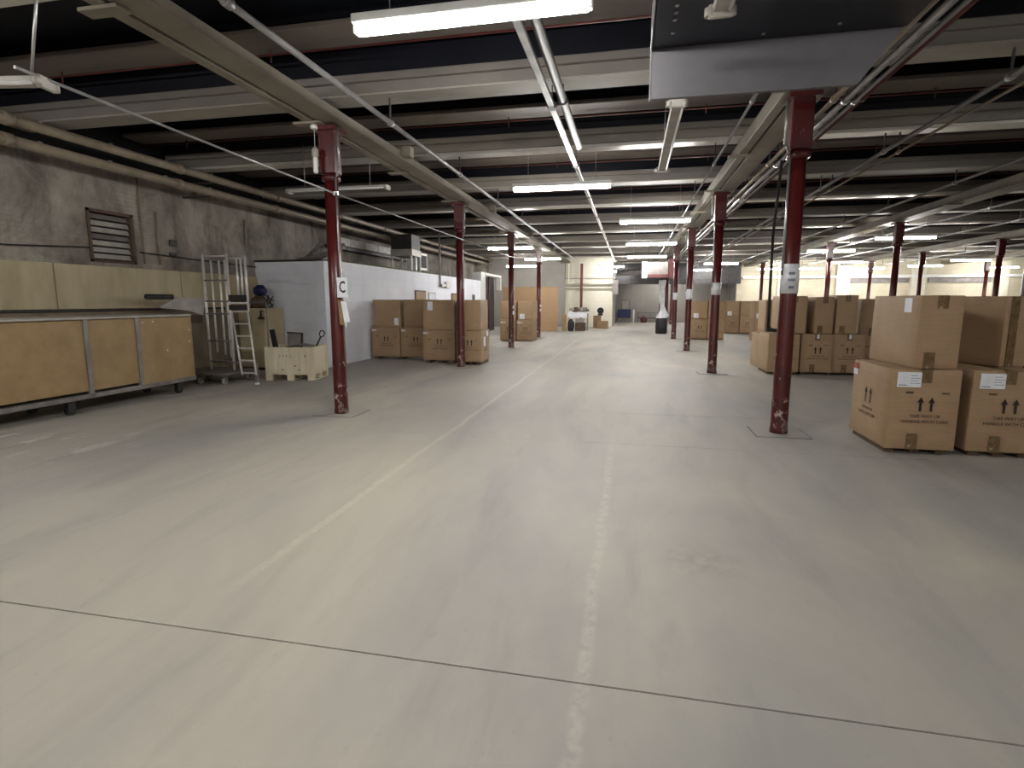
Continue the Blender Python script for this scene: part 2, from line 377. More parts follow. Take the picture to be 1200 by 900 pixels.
# ---------------------------------------------------------------- ceiling
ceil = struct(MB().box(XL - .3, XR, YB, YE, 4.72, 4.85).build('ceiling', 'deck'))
GX = [-4.05 + 5.87 * i for i in range(6)]; GY = [7.2 + 5.86 * i for i in range(7)]
def beam_wide(y):
    m = MB(); m.box(XL, XR, y - .44, y - .08, 4.28, 4.37, .01); m.box(XL, XR, y - .38, y - .03, 4.15, 4.29, .01); return m
def beam_step(y):
    m = MB(); m.box(XL, XR, y - .42, y - .06, 4.33, 4.42, .01); m.box(XL, XR, y - .33, y - .02, 4.2, 4.335, .01); return m
k = -3
while 7.2 + 2.93 * k < 44:
    y = 7.2 + 2.93 * k
    if y > YB + .6:
        (beam_wide(y) if k % 2 == 0 else beam_step(y)).build('roof_beam', 'beam', ceil)
        MB().box(XL, XR, y - .40, y - .1, 4.36, 4.73).build('beam_spacer', 'deck', ceil)  # dark spacer filling the height between beam and deck
        if k % 2 == 0: MB().box(XL, XR, y - .40, y - .02, 4.13, 4.15).build('beam_flange', 'lip', ceil)
        else: MB().box(XL, XR, y - .30, y + 0, 4.15, 4.2, .008).build('beam_flange', 'flange', ceil)
    yj = y + 1.87
    if YB + .3 < yj < 44:
        MB().box(XL, XR, yj - .29, yj + .2, 4.50, 4.56, .01).build('joist', 'joist', ceil); MB().box(XL, XR, yj - .1, yj + .1, 4.56, 4.73).build('joist_spacer', 'deck', ceil)  # dark spacer from the joist up to the deck
    k += 1
for k in range(-2, 13):            # thin sprinkler runs under the joists
    y = 7.2 + 2.93 * k + 1.93
    if y > 43: break
    m = MB().tube((XL, y + .03, 4.44), (XR, y + .03, 4.44), .012, 6)
    for x in range(-8, 27, 3): m.tube((x + .4 * (k % 3), y + .03, 4.36), (x + .4 * (k % 3), y + .03, 4.5), .010, 6)
    m.build('sprinkler_run', 'rust', ceil)
for i, x in enumerate(GX):         # girders on the column lines: two channels with a dark slot
    MB().box(x - .21, x - .08, YB, YE - .3 if x > -1 else 35.1, 3.92, 4.12, .008).build('girder', 'girder', ceil)
    MB().box(x - .04, x + .27, YB, YE - .3 if x > -1 else 35.1, 3.93, 4.05, .008).build('girder', 'girder', ceil)
    MB().box(x + .0, x + .12, YB, YE - .3 if x > -1 else 35.1, 4.05, 4.14).build('girder_packer', 'timber', ceil)
    if i < 4:
        for k in range(-2, 11):
            y = 7.2 + 2.93 * k - .2
            if (x < -1 and y > 33): continue
            MB().box(x - .36, x + .02, y - .07, y + .07, 3.895, 3.925, .004).build('bearing_plate', 'girder', ceil)
            if k % 2: MB().box(x + .27, x + .42, y - .9, y - .74, 3.96, 4.13, .01).build('bearing_block', 'girder', ceil)
# recess over the dock is lower
# ---------------------------------------------------------------- inner white room on the left
pw = struct(MB().box(-7.35, -7.15, 12.2, 26.4, 0, 2.58).build('wall_inner_side', 'wall_white_x'))
pe = struct(MB().box(-9, -7.35, 12.2, 12.4, 0, 2.54).box(-7.35, -7.15, 12.185, 12.2, 0, 2.56).build('wall_inner_end', 'wall_white_y'))
MB().box(-9, -7.14, 12.17, 12.4, 2.545, 2.585, .004).build('capping', 'dark_metal', pe)
struct(MB().box(-9, -7.35, 12.4, 26.4, 2.42, 2.52).build('ceiling_inner', 'black'))
MB().box(-7.5, -7.2, 13.5, 19.4, 2.582, 2.62, .01).build('moss_strip', 'green', pw)
struct(MB().box(-7.6, -7.13, 26.4, 27.2, 0, 3.0).build('wall_inner_pier', 'white'))
fr = struct(empty('door_1', (-7.1, 27.2, 0)))
MB().box(-.25, 0, 0, 3.2, 2.86, 3.0, .01).box(-.25, 0, 3.2, 3.34, 2.2, 3.0, .01).build('door_frame', 'white', fr)
MB().box(-.5, -.4, 0, 3.3, 0, 2.85).build('door_void', 'black', fr)
MB().tube((-.2, 1.3, 0), (-.2, 1.3, 2.9), .05).build('post', 'rust', fr)

# ---------------------------------------------------------------- columns
def make_column(name='iron_column', r=.098):
    t = empty(name)
    MB().lathe([(r + .008, 0), (r + .008, .05), (r, .09), (r * .97, 1.6), (r * .93, 3.2)], 20).build('shaft', 'red', t)
    MB().lathe([(r * .93, 3.2), (r + .03, 3.22), (r + .03, 3.27), (r * .95, 3.3)], 20).build('collar', 'red', t)
    MB().box(-.115, .115, -.10, .10, 3.3, 3.86, .012).box(-.17, .17, -.17, .17, 3.84, 3.895, .006).build('column_head', 'red', t)
    m = MB(); m.box(-.3, .3, -.27, .27, .001, .006, .002); m.build('base_plate', 'floor', t)
    MB().box(-.31, .31, -.28, -.27, .0005, .003).box(-.31, .31, .27, .28, .0005, .003).box(-.31, -.3, -.28, .28, .0005, .003).box(.3, .31, -.28, .28, .0005, .003).build('plate_joint', 'joint', t)
    return t
col0 = make_column(); col0['category'] = 'column'; col0['group'] = 'dark red iron columns'
ordn = ['nearest', 'second', 'third', 'fourth', 'fifth', 'sixth', 'seventh']
rows = [('left of the aisle', 0, [0, 1, 2, 3]), ('right of the aisle', 1, [0, 1, 2, 3, 4, 5]),
        ('in the row behind the right-hand box stacks', 2, [1, 2, 3, 4, 5]), ('in the second row beyond the right-hand boxes', 3, [3, 4, 5]), ('in the furthest right row', 4, [4, 5])]
cols = {}
for desc, gi, ks in rows:
    for q, kk in enumerate(ks):
        lab = 'dark red iron column %s, %s of its row' % (desc, ordn[q])
        p = (GX[gi], GY[kk] , 0)
        if gi == 0 and kk == 0:
            c = col0; c.location = p; c['label'] = 'chipped red iron column by the wooden crate, carrying the letter C sign'
        else: c = copy_tree(col0, p, 0, lab, 'dark red iron columns')
        cols[(gi, kk)] = c
cols[(1, 0)]['label'] = 'nearest red iron column right of the aisle, wrapped with a silver notice'
# conduit beside shaft of the nearest two
for key, dx in (((0, 0), .1), ((1, 0), -.1), ((1, 1), -.1), ((1, 2), -.1), ((0, 1), .09)):
    c = cols[key]
    MB().path([(dx, -.06, 1.9), (dx, -.06, 3.25), (dx * 1.7, -.08, 3.36), (dx * 1.7, -.08, 3.88)], .014, 6).build('conduit', 'zinc', c)
# ---------------------------------------------------------------- signs on columns
def text_mesh(s, size, mat, name='printed_text', bold=0):
    cu = bpy.data.curves.new(name, 'FONT'); cu.body = s; cu.size = size; cu.align_x = 'CENTER'; cu.align_y = 'CENTER'; cu.extrude = .0004; cu.resolution_u = 2; cu.offset = bold
    o = bpy.data.objects.new('tmp', cu); C.objects.link(o)
    dg = bpy.context.evaluated_depsgraph_get(); me = bpy.data.meshes.new_from_object(o.evaluated_get(dg)); bpy.data.objects.remove(o)
    me.name = name; me.materials.clear(); me.materials.append(M[mat]); me.transform(Matrix.Rotation(R(90), 4, 'X')); return me
s = thing('letter_sign', 'white card with a black letter C on the left column', 'sign', (-3.885, 7.07, 1.65), R(8))
MB().box(-.075, .075, 0, .006, 0, .27, .001).build('card', 'paper', s)
o = link('printed_letter', text_mesh('C', .22, 'black_ink', bold=.004), s, (0, -.001, .135)); o.scale.x = .6
s = thing('hanging_notices', 'bunch of pale paper notices hanging under the letter C sign', 'papers', (-3.885, 7.06, 1.25), R(8))
MB().poly([(-.07, 0, .37), (.0, 0, .37), (.02, 0, .02), (-.05, 0, .03)], .003, (0, 1, 0)).build('notice_sheet', 'card_edge', s)
MB().poly([(-.02, -.012, .35), (.06, -.012, .34), (.10, -.012, .07), (.02, -.012, .05)], .003, (0, 1, 0)).build('notice_sheet', 'paper', s)
MB().box(.03, .05, -.012, -.002, .0, .08).build('string', 'paper', s)
for (gi, kk, z0, z1, lab) in ((1, 0, 1.69, 2.03, 'silver-grey notice wrapped round the nearest right-hand column'),
                         (1, 1, 1.74, 2.0, 'pale notice wrapped round the second right-hand column'),
                         (1, 2, 1.66, 1.98, 'small white notice on the third right-hand column'),
                         (1, 3, 1.66, 1.96, 'small white notice on the fourth right-hand column')):
    s = thing('column_notice', lab, 'sign', (GX[gi], GY[kk], z0), 0, 'notices on the right-hand columns')
    seg = []; h = z1 - z0; rr = .104
    m = MB(); n = 11
    for i in range(n):
        a = R(-172 + 164 * i / (n - 1)); m.v += [(rr * math.cos(a), rr * math.sin(a), 0), (rr * math.cos(a), rr * math.sin(a), h)]
    for i in range(n - 1): m.f.append((2 * i, 2 * i + 2, 2 * i + 3, 2 * i + 1)); m.sm.append(True)
    o = m.build('wrapped_sheet', 'film' if kk < 2 else 'paper', s)
    mo = o.modifiers.new('thickness', 'SOLIDIFY'); mo.thickness = .002
    if kk == 0:
        for r_, wd_ in ((.23, .07), (.155, .08), (.07, .06)):
            m = MB()
            for i in range(5):
                x = -wd_ / 2 + i * wd_ / 5; m.box(x, x + wd_ / 7, -.111, -.1045, r_ - .016 * (1 if i % 2 else .7), r_ + .016)
            m.build('print_line', 'ink', s)
for kk in (2, 3):
    s = thing('column_tag', 'small white tag on the %s left-hand column' % ('third' if kk == 2 else 'fourth'), 'tag', (GX[0] + .1, GY[kk] - .08, 1.15))
    MB().box(-.03, .03, -.004, 0, 0, .12, .001).build('tag_card', 'paper', s); MB().box(-.03, .03, -.004, 0, .2, .3, .001).build('tag_card', 'paper', s)
# alarm pull on the left column
s = thing('pull_switch', 'white hanging switch on a cord beside the left column head', 'switch', (-4.15, 7.0, 3.28))
MB().lathe([(.022, 0), (.034, .02), (.034, .17), (.03, .2)], 12).build('switch_body', 'white', s)
MB().lathe([(.03, .2), (.045, .22), (.045, .29), (.02, .33)], 12).build('switch_cap', 'offwhite', s)
MB().tube((0, 0, .33), (0, 0, .6), .004, 6).build('cord', 'white', s)
MB().lathe([(.045, .56), (.05, .59), (.03, .62)], 12).build('ceiling_rose', 'white', s)

# ---------------------------------------------------------------- lamps
LA = [(-2.1, -.3, 4.15, 'nearest lit tube, overhead at the top of the aisle'), (-2.17, -.39, 10.25, 'lit tube hanging over the aisle, second from the front'),
      (-.36, 1.4, 14.95, 'third lit tube over the aisle'), (-.26, 1.52, 20.7, 'fourth lit tube over the aisle'), (-.24, 1.52, 26.6, 'fifth lit tube over the aisle'),
      (-2.27, -.38, 33.6, 'lit tube in front of the pale end wall, upper of two'), (-2.14, .0, 38.9, 'lit tube in the mouth of the far recess'),
      (-5.53, -3.63, 21.2, 'lit tube behind the second column left of the aisle'), (-5.14, -3.29, 26.9, 'lit tube between the third and fourth left columns'),
      (-7.2, -5.3, 32.0, 'lit tube above the brown board screen at the far left'),
      (7.64, 9.34, 20.4, 'lit tube crossing the first column behind the right-hand boxes'), (6.97, 8.62, 25.0, 'lit tube left of the right-hand tube pair'),
      (9.97, 11.6, 32.4, 'lit tube over the middle of the right-hand box field'), (15.56, 17.03, 32.0, 'lit tube high at the right edge beside a column'),
      (3.77, 5.6, 32.2, 'lit tube behind the second right-hand column'), (3.86, 5.7, 38.5, 'lit tube low behind the second right-hand column'),
      (9.84, 11.5, 38.1, 'lit tube right of the notice on the nearest right column'), (7.75, 9.45, 38.2, 'lit tube left of the notice on the nearest right column'),
      (13.6, 15.2, 39.0, 'short lit tube near the right end wall piers'), (15.5, 17.3, 36.6, 'lit tube near the right end wall, in front of a pier'),
      (20.86, 22.4, 39.2, 'lit tube beyond the furthest right column'), (20.2, 21.9, 34.7, 'lit tube cut by the right edge of the view'),
      (1.6, 3.4, 42.6, 'lit tube inside the far recess, behind its head beam'),
    (-2.1, -.3, -1.7, 'lit tube behind the viewpoint'), (5.2, 7.0, -1.7, 'lit tube behind and right of the viewpoint'), (7.8, 9.6, 4.1, 'added fill tube right of the view, above the near right stack'), (-7.4, -5.6, 1.6, 'added fill tube behind and left of the viewpoint'), (-2.1, -.3, -6.2, 'last lit tube near the back wall')]  # unseen tubes right and left of the view are added as fill light
def under(y):      # height of the roof above a point: wide beam, stepped beam, joist or deck
    for k in range(-6, 14):
        b = 7.2 + 2.93 * k
        if b - .45 < y < b + .01: return (4.13 if b - .41 < y < b - .01 else 4.28) if k % 2 == 0 else (4.15 if b - .31 < y < b + .01 else (4.2 if b - .34 < y < b - .01 else 4.38))
        if b + 1.57 < y < b + 2.08: return 4.5
    return 4.72
bat = None
for i, (x0, x1, y, lab) in enumerate(LA):
    zc = 3.62
    if i == 0 or True:
        if bat is None:
            t = thing('fluorescent_batten', lab, 'light', ((x0 + x1) / 2, y, zc), 0, 'lit fluorescent battens'); L = 1.76
            MB().box(-L / 2, L / 2, -.07, .07, .008, .07, .006).build('housing', 'white', t)
            MB().tube((-L / 2 + .03, 0, -.03), (L / 2 - .03, 0, -.025), .034, 14).build('fluorescent_tube', 'lit', t)
            for sx in (-1, 1):
                MB().box(-.02, .02, -.03, .03, -.045, .03, .006).build('end_cap', 'white', t, (sx * (L / 2 - .015), 0, 0))
                o = MB().tube((0, 0, 0), (0, 0, 1), .005, 6).build('suspension_rod', 'zinc', t, (sx * .6, 0, .07)); o.scale.z = under(y) - zc - .07
            bat = t
        else:
            c = copy_tree(bat, ((x0 + x1) / 2, y, zc), 0, lab, 'lit fluorescent battens')
            for ch in c.children:
                if ch.name.startswith('suspension_rod'): ch.scale.z = under(y) - zc - .07
# unlit battens
def dead(label, loc, L, rz, name='fluorescent_batten'):
    t = thing(name, label, 'light', loc, rz)
    MB().box(-L / 2, L / 2, -.05, .05, .0, .05, .008).build('housing', 'offwhite', t)
    MB().tube((-L / 2 + .03, -.055, .0), (L / 2 - .03, -.055, .0), .013, 10).build('fluorescent_tube', 'white', t)
    for sx in (-1, 1):
        MB().box(-.02, .02, -.075, .075, -.03, .05, .008).tube((0, -.07, -.02), (0, -.07, .03), .028, 10).tube((0, .07, -.02), (0, .07, .03), .028, 10).build('end_cap', 'offwhite', t, (sx * (L / 2), 0, 0))
    return t
t = dead('unlit white batten running lengthwise beyond the dark overhead box', (.36, 7.0, 3.4), 2.7, R(90))
MB().tube((.9, 0, .05), (.9, 0, .92), .006, 6).tube((-.9, 0, .05), (-.9, 0, .92), .006, 6).build('suspension_rod', 'zinc', t)
dead('unlit white batten fixed under the dark overhead box', (.50, 3.42, 3.42), 1.24, R(90))
t = dead('unlit pale batten cut by the left edge of the view, end of the thin rail', (-4.55, 3.2, 3.06), 1.2, R(10))
MB().tube((.5, 0, .05), (.62, .1, 1.1), .01, 6).tube((-.3, 0, .05), (-.3, 0, 1.1), .01, 6).build('suspension_rod', 'zinc', t)
t = dead('unlit batten behind the left column, under the roof', (-4.9, 8.9, 3.45), 1.8, 0)
MB().tube((.6, 0, .05), (.6, 0, .75), .006, 6).tube((-.6, 0, .05), (-.6, 0, .75), .006, 6).build('suspension_rod', 'zinc', t)

# ---------------------------------------------------------------- dark overhead box
t = thing('overhead_box', 'big dark navy and grey box hung from the roof above the aisle', 'duct', (1.1, 4.2, 3.2))
MB().box(-1.0, .80, -1.7, .66, .37, .6, .01).build('housing', 'navy', t)
MB().poly([(-1.0, .66, 0), (.50, .66, 0), (.80, .66, .40), (.80, .66, .62), (-1.0, .66, .62)], .04, (0, 1, 0)).build('front_panel', 'grey_panel', t)
MB().box(-1.012, -1.0, -1.7, .70, .05 + .3, .62, .002).box(-1.012, -1.0, .655, .71, 0, .62, .002).build('edge_trim', 'zinc', t)
for x, y in ((-.86, .4), (-.86, .2), (-.86, .1), (-.86, .0), (-.2, .55), (.3, .5), (.75, .1)):
    MB().lathe([(.014, -.01), (.014, 0)], 10, (x, y, .37)).build('bolt', 'zinc', t)
for x in (-.8, .3): MB().tube((x, -.3, .6), (x, -.3, under(3.9) - 3.2), .01, 6).build('suspension_rod', 'dark_metal', t)

# ---------------------------------------------------------------- overhead runs
def run(name, label, cat, x, y0, y1, z, r, mat, n=0, extra=None, group=None):
    t = thing(name, label, cat, (x, y0, z), 0, group)
    MB().tube((0, 0, 0), (0, y1 - y0, 0), r, 10).build('pipe_run', mat, t)
    L = y1 - y0; q = 1.6
    cm = MB().tube((0, -.04, 0), (0, .04, 0), r + .012, 10).mesh('coupling', mat); hm = MB().box(-.008, .008, -.015, .015, r, 4.125 - z).mesh('hanger', 'dark_metal')
    q = (6.95 - y0) % 2.93
    while q < L:
        link('coupling', cm, t, (0, q, 0)); link('hanger', hm, t, (0, q, 0)); q += 2.93
    return t
run('ceiling_pipe', 'long thin grey pipe under the roof, right of the left cream girder', 'pipe', -3.05, -4, 33, 3.83, .03, 'conduit')
t = thing('lighting_trunking', 'straight silver trunking over the aisle centre', 'trunking', (-.99, -4, 3.86))
MB().box(-.035, .035, 0, 38.5, 0, .055, .006).build('trunking_channel', 'zinc', t)
bm_ = MB().box(-.05, .05, -.05, .05, -.004, .064).box(-.006, .006, -.01, .01, .06, .265).mesh('trunking_bracket', 'dark_metal')
for q in range(12): link('trunking_bracket', bm_, t, (0, 2.16 + q * 2.93, 0))
run('ceiling_duct', 'dark round pipe beside the silver trunking over the aisle', 'pipe', -.86, -4, 9.0, 3.95, .05, 'dark_metal')
t = thing('wire_rail', 'thin pale rail stretched past the left columns to the unlit batten', 'rail', (-3.93, 3.1, 3.06))
MB().path([(-.02, 0, .04), (0, 3.93, -.03), (.02, 9.8, -.03), (.03, 15.7, -.02)], .012, 8).build('rail_rod', 'conduit', t)
for q in (4.0, 9.8): MB().box(-.04, .03, q - .02, q + .02, -.05, .0, .004).build('rail_clip', 'zinc', t)
for i, (x, z, mt, r) in enumerate(((2.08, 3.76, 'pipe', .03), (2.19, 3.74, 'zinc', .034), (2.28, 3.72, 'conduit', .022), (2.36, 3.75, 'rust', .022))):
    run('ceiling_pipe', ['cream pipe, innermost of the bundle right of the aisle', 'silver pipe, thickest of the bundle right of the aisle', 'thin grey pipe in the bundle right of the aisle', 'dull red pipe, outermost of the bundle right of the aisle'][i], 'pipe', x, -2, 36, z, r, mt)
run('ceiling_pipe', 'thin pipe left of the right-hand cream girder', 'pipe', 1.25, 5.2, 36, 3.8, .018, 'conduit')
run('ceiling_pipe', 'grey pipe running away above the right-hand box stacks, left of its pair', 'pipe', 3.7, -2, 40, 3.86, .03, 'conduit')
run('ceiling_pipe', 'slim pipe running away above the right-hand box stacks, right of its pair', 'pipe', 3.9, 2, 40, 3.84, .018, 'pipe')
run('ceiling_pipe', 'grey pipe between the two right-hand girders', 'pipe', 6.1, 4, 40, 3.88, .028, 'conduit')
run('ceiling_pipe', 'silver pipe under the furthest visible girder at right', 'pipe', 8.3, 4, 40, 3.8, .03, 'zinc')
run('ceiling_pipe', 'pipe crossing high over the far right boxes', 'pipe', 10.6, 6, 40, 3.86, .03, 'conduit')
run('ceiling_pipe', 'pipe high at the far right edge', 'pipe', 15.2, 12, 40, 3.86, .035, 'conduit')
# two fat pipes along the left wall
for z, x, lab in ((4.02, -8.25, 'fat lagged pipe high along the left wall, upper of two'), (3.76, -8.3, 'fat lagged pipe high along the left wall, lower of two')):
    t = thing('wall_pipe', lab, 'pipe', (x, -4, z), 0, 'fat pipes along the left wall')
    MB().tube((0, 0, 0), (0, 37, 0), .07, 14).build('pipe_run', 'pipe', t)
    cm = MB().tube((0, -.06, 0), (0, .06, 0), .088, 14).mesh('coupling', 'pipe')
    for q in range(12): link('coupling', cm, t, (0, 1.5 + q * 2.93, 0))
    bm_ = MB().box(-.64, 0, -.02, .02, -.105, -.075).mesh('bracket', 'dark_metal')
    for q in range(6): link('bracket', bm_, t, (0, 2.3 + q * 5.86, 0))
    for q in range(5): MB().box(.0, .02, 9.6 + q * 1.1, 9.66 + q * 1.1, .05, .085, .002).build('clip', 'zinc', t)
# trunking on left wall above the white room
t = thing('cable_trunking', 'grey-white sectional trunking on the wall above the white room', 'trunking', (-8.86, 15.6, 3.3))
for q in range(7): MB().box(-.1, .1, q * 1.0, q * 1.0 + .985, 0, .24, .008).build('trunking_section', 'offwhite', t)
MB().box(-.09, .1, -.2, 7.0, -.12, -.02).build('shadow_strip', 'dark_metal', t)  # dark strip stands in for the shade under the trunking
t = thing('air_handler', 'boxy air unit in a pale frame on top of the white room', 'machine', (-7.75, 19.0, 2.52))
MB().box(-.4, .35, -.7, .1, .85, 1.35, .01).build('housing', 'dark_metal', t)
MB().box(-.4, .38, -.75, .15, .62, .85, .01).build('filter_box', 'offwhite', t)
for x, y in ((.33, -.7), (.33, .1), (-.37, -.7), (-.37, .1), (.33, -.3)): MB().box(x - .03, x + .03, y - .03, y + .03, 0, .62, .004).build('frame_leg', 'white', t)
MB().box(-.2, .3, .15, .9, .2, .8, .01).build('fan_box', 'white', t); MB().box(.3, .32, .25, .8, .28, .72).build('grille', 'black', t)
t = thing('drop_conduit', 'grey conduit dropping from the roof to a socket box on the white wall', 'conduit', (-7.1, 20.3, 2.15))
MB().tube((0, 0, 0), (0, 0, 1.97), .035, 10).build('conduit_tube', 'conduit', t)
MB().box(-.05, .05, .1, .55, .0, .1, .008).box(-.05, .06, .6, 1.1, -.05, .2, .01).build('socket_box', 'zinc', t)
for y, wd_, z, c, lab in ((18.35, 1.0, 1.55, 'osb', 'tan framed notice board on the white wall'), (19.5, .75, 1.5, 'paper', 'white sheet pinned between notice boards'),
                     (22.3, 1.1, 1.5, 'osb', 'second tan notice board, half behind the column'), (25.0, .4, 1.5, 'black', 'small dark panel near the end of the white wall')):
    t = thing('notice_board', lab, 'board', (-7.15, y, z))
    MB().box(0, .03, -wd_ / 2, wd_ / 2, 0, .42, .005).build('board_frame', 'timber' if c == 'osb' else 'offwhite', t)
    MB().box(.03, .035, -wd_ / 2 + .06, wd_ / 2 - .06, .04, .38).build('board_face', c, t)
# pile of lagging on the white room roof
t = thing('pipe_offcuts', 'dusty heap of pipe offcuts on the white room roof', 'pipes', (-7.95, 12.9, 2.54))
for a, b in (((-.5, 0, .04), (.6, .2, .3)), ((.1, -.1, .05), (.9, .1, .4)), ((-.4, .3, .06), (.3, .1, .5)), ((-.9, .2, .05), (.2, .3, .1)), ((.5, .2, .06), (.95, 0, .45))):
    MB().tube(a, b, .05, 8).build('pipe_piece', 'steel_grey', t)

# ---------------------------------------------------------------- cardboard boxes
def body_mesh(wx, dy, h, seed, bulge=.009):
    rnd = random.Random(seed); bm = bmesh.new(); N = 6; ch = .006
    m = Matrix.Diagonal((wx / 2, dy / 2, h / 2, 1))
    bmesh.ops.create_cube(bm, size=2)
    bmesh.ops.subdivide_edges(bm, edges=bm.edges[:], cuts=N, use_grid_fill=True)
    amp = [rnd.uniform(.2, 1) * bulge for _ in range(4)]
    sk = [rnd.uniform(-.006, .006) for _ in range(4)]
    for v in bm.verts:
        x, y, z = v.co; p = Vector((x * wx / 2, y * dy / 2, z * h / 2))
        if abs(x) > .99: p.x += math.copysign(amp[0 if x > 0 else 1] * (1 - y * y) * (1 - z * z), x)
        if abs(y) > .99: p.y += math.copysign(amp[2 if y > 0 else 3] * (1 - x * x) * (1 - z * z), y)
        if z > .99: p.z -= .004 * (1 - abs(x)) + 0
        if z > .5: p.x += sk[0]; p.y += sk[1]
        v.co = p + Vector((wx / 2, dy / 2, h / 2))
    bmesh.ops.bevel(bm, geom=[e for e in bm.edges if len(e.link_faces) == 2 and e.calc_face_angle(0) > 1.2], offset=ch, segments=2, affect='EDGES', profile=.5)
    for f in bm.faces: f.smooth = True
    me = bpy.data.meshes.new('box_body'); bm.to_mesh(me); bm.free(); me.materials.append(M['card'])
    try: me.set_sharp_from_angle(angle=R(40))
    except Exception: pass
    return me
T1 = text_mesh('THIS WAY UP', .046, 'black_ink'); T2 = text_mesh('HANDLE WITH CARE', .046, 'black_ink')
def arrow_mb(cx, z0, z1, y, s=1.0):
    m = MB(); hw = .011 * s; aw = .032 * s; zm = z1 - .055 * s
    m.poly([(cx - hw, y, z0), (cx + hw, y, z0), (cx + hw, y, zm), (cx + aw, y, zm - .008 * s), (cx, y, z1), (cx - aw, y, zm - .008 * s), (cx - hw, y, zm)], .0012, (0, -1, 0)); return m
def make_box(wx, dy, h, seed, front=True, text=True, side_left=False, label=True, side_right=False, plain=False, dense=True, vtape=False, rand_label=None, front_tape=True):
    t = empty('cardboard_box'); yf = -.011
    link('box_body', body_mesh(wx, dy, h, seed), t)
    along = dy >= wx
    # two top flaps meeting on a taped seam
    for sgn in (0, 1):
        m = MB()
        if along: m.box(.004 + sgn * wx / 2, wx / 2 - .002 + sgn * wx / 2 - .002, .004, dy - .004, h, h + .005, .001)
        else: m.box(.004, wx - .004, .004 + sgn * dy / 2, dy / 2 - .004 + sgn * dy / 2, h, h + .005, .001)
        m.build('top_flap', 'card', t)
    m = MB(); tw = .05
    if along:
        c = wx / 2
        m.box(c - tw, c + tw, 0, dy, h + .005, h + .0062); (MB().box(c - tw, c + tw, yf, yf + .006, h - .13, h + .004).build('parcel_tape', 'tape', t) if front_tape and not vtape else 0); xb = c - tw * .5 - .05
    else:
        c = dy / 2
        m.box(0, wx, c - tw, c + tw, h + .005, h + .0062); MB().box(wx - .002, wx + .011, c - tw, c + tw, h - .14, h + .004).build('parcel_tape', 'tape', t); xb = wx / 2
    m.build('parcel_tape', 'tape', t)
    if front_tape and not vtape: MB().box(xb - tw, xb + tw, yf, yf + .006, .0, .17).build('parcel_tape', 'tape', t)
    if vtape: MB().box(.06, .16, yf, yf + .008, 0, h).build('parcel_tape', 'tape', t)
    if label:
        lx = .06 if rand_label is None else rand_label[0]; lz = h - .18 if rand_label is None else rand_label[1]; lw, lh = ((.22, .155) if rand_label is None else rand_label[2:])
        lb = MB().box(lx, lx + lw, yf - .002, yf + .004, lz, lz + lh).build('shipping_label', 'paper', t)
        m = MB()
        for q in range(4): m.box(lx + .01 + lw * .5, lx + lw - .012 - .02 * (q % 2), yf - .003, yf - .002, lz + lh * (.25 + .17 * q), lz + lh * (.25 + .17 * q) + .006)
        m.box(lx + .01, lx + lw * .42, yf - .003, yf - .002, lz + lh * .1, lz + lh * .16).build('print_line', 'ink', lb)
    if front:
        cx = wx / 2 + .02
        m = arrow_mb(cx - .05, .41, .56, yf); n = arrow_mb(cx + .05, .41, .56, yf)
        o = len(m.v); m.v += n.v; m.f += [tuple(i + o for i in f) for f in n.f]; m.sm += n.sm
        m.build('printed_arrows', 'black_ink', t)
        link('printed_text', T1, t, (cx, yf - .001, .355)); link('printed_text', T2, t, (cx, yf - .001, .30))
        MB().box(.15, .22, yf, yf + .006, h - .245, h - .225, .002).box(wx - .17, wx - .10, yf, yf + .006, h - .245, h - .23, .002).build('hand_hole', 'faded_ink', t)
    if side_left or side_right:
        cy = dy / 2
        g = empty('side_print'); g.parent = t
        g.location = (0, cy, 0) if side_left else (wx, cy, 0); g.rotation_euler.z = R(-90) if side_left else R(90)
        for dx in (-.06, .06): arrow_mb(dx, .41, .58, -.012).build('printed_arrows', 'black_ink', g)
        link('printed_text', T1, g, (0, -.012, .34)); link('printed_text', T2, g, (0, -.012, .28))
        if side_left:
            MB().box(-cy + .02, -cy + .14, -.012, -.004, h - .16, h - .09).build('shipping_label', 'paper', g); MB().box(-cy + .02, -cy + .14, -.012, -.004, h - .09, h - .02).build('red_label', 'red_label', g)
    return t
def put(o, loc, rz, label, group):
    o.location = loc; o.rotation_euler = (0, 0, R(rz)); tag(o, label, 'box', group); return o
def pallet(label, x0, x1, y0, y1, h=.075, rz=0):
    t = thing('pallet', label, 'pallet', (x0, y0, 0), R(rz), 'low pallets under the boxes'); wx = x1 - x0; dy = y1 - y0
    for q in range(3): MB().box(q * (wx - .1) / 2, q * (wx - .1) / 2 + .1, 0, dy, 0, h - .02, .003).build('runner', 'pallet', t)
    n = 6
    for q in range(n): y = q * (dy - .1) / (n - 1); MB().box(0, wx, y, y + .1, h - .02, h, .003).build('deck_board', 'pallet', t)
GN = 'boxes in the near right stack'
PZ = .06
pallet('low pallet under the front left box of the near right stack', 2.70, 3.29, 6.5, 7.35, PZ)
pallet('low pallet under the front right box of the near right stack', 3.5, 4.05, 6.52, 7.4, PZ)
put(make_box(.65, .97, .84, 1, side_left=True), (2.67, 6.42, PZ), 0, 'big lower cardboard box with twin arrows, left front of the near right stack', GN)
put(make_box(.65, .97, .84, 2), (3.44, 6.46, PZ), 0, 'lower cardboard box cut by the right edge of the view', GN)
put(make_box(.40, 1.0, .745, 3, front=False, rand_label=(-.0, .59, .001, .001), label=False), (2.90, 6.47, .909), 3, 'narrow tall cardboard box standing on the lower left box of the near stack', GN)
o = bpy.data.objects['cardboard_box.002']
lb = MB().box(-.16, -.02, -.006, 0, 0, .15).build('shipping_label', 'paper', o); lb.location = (.0, .14, .575); lb.rotation_euler.z = R(-90)
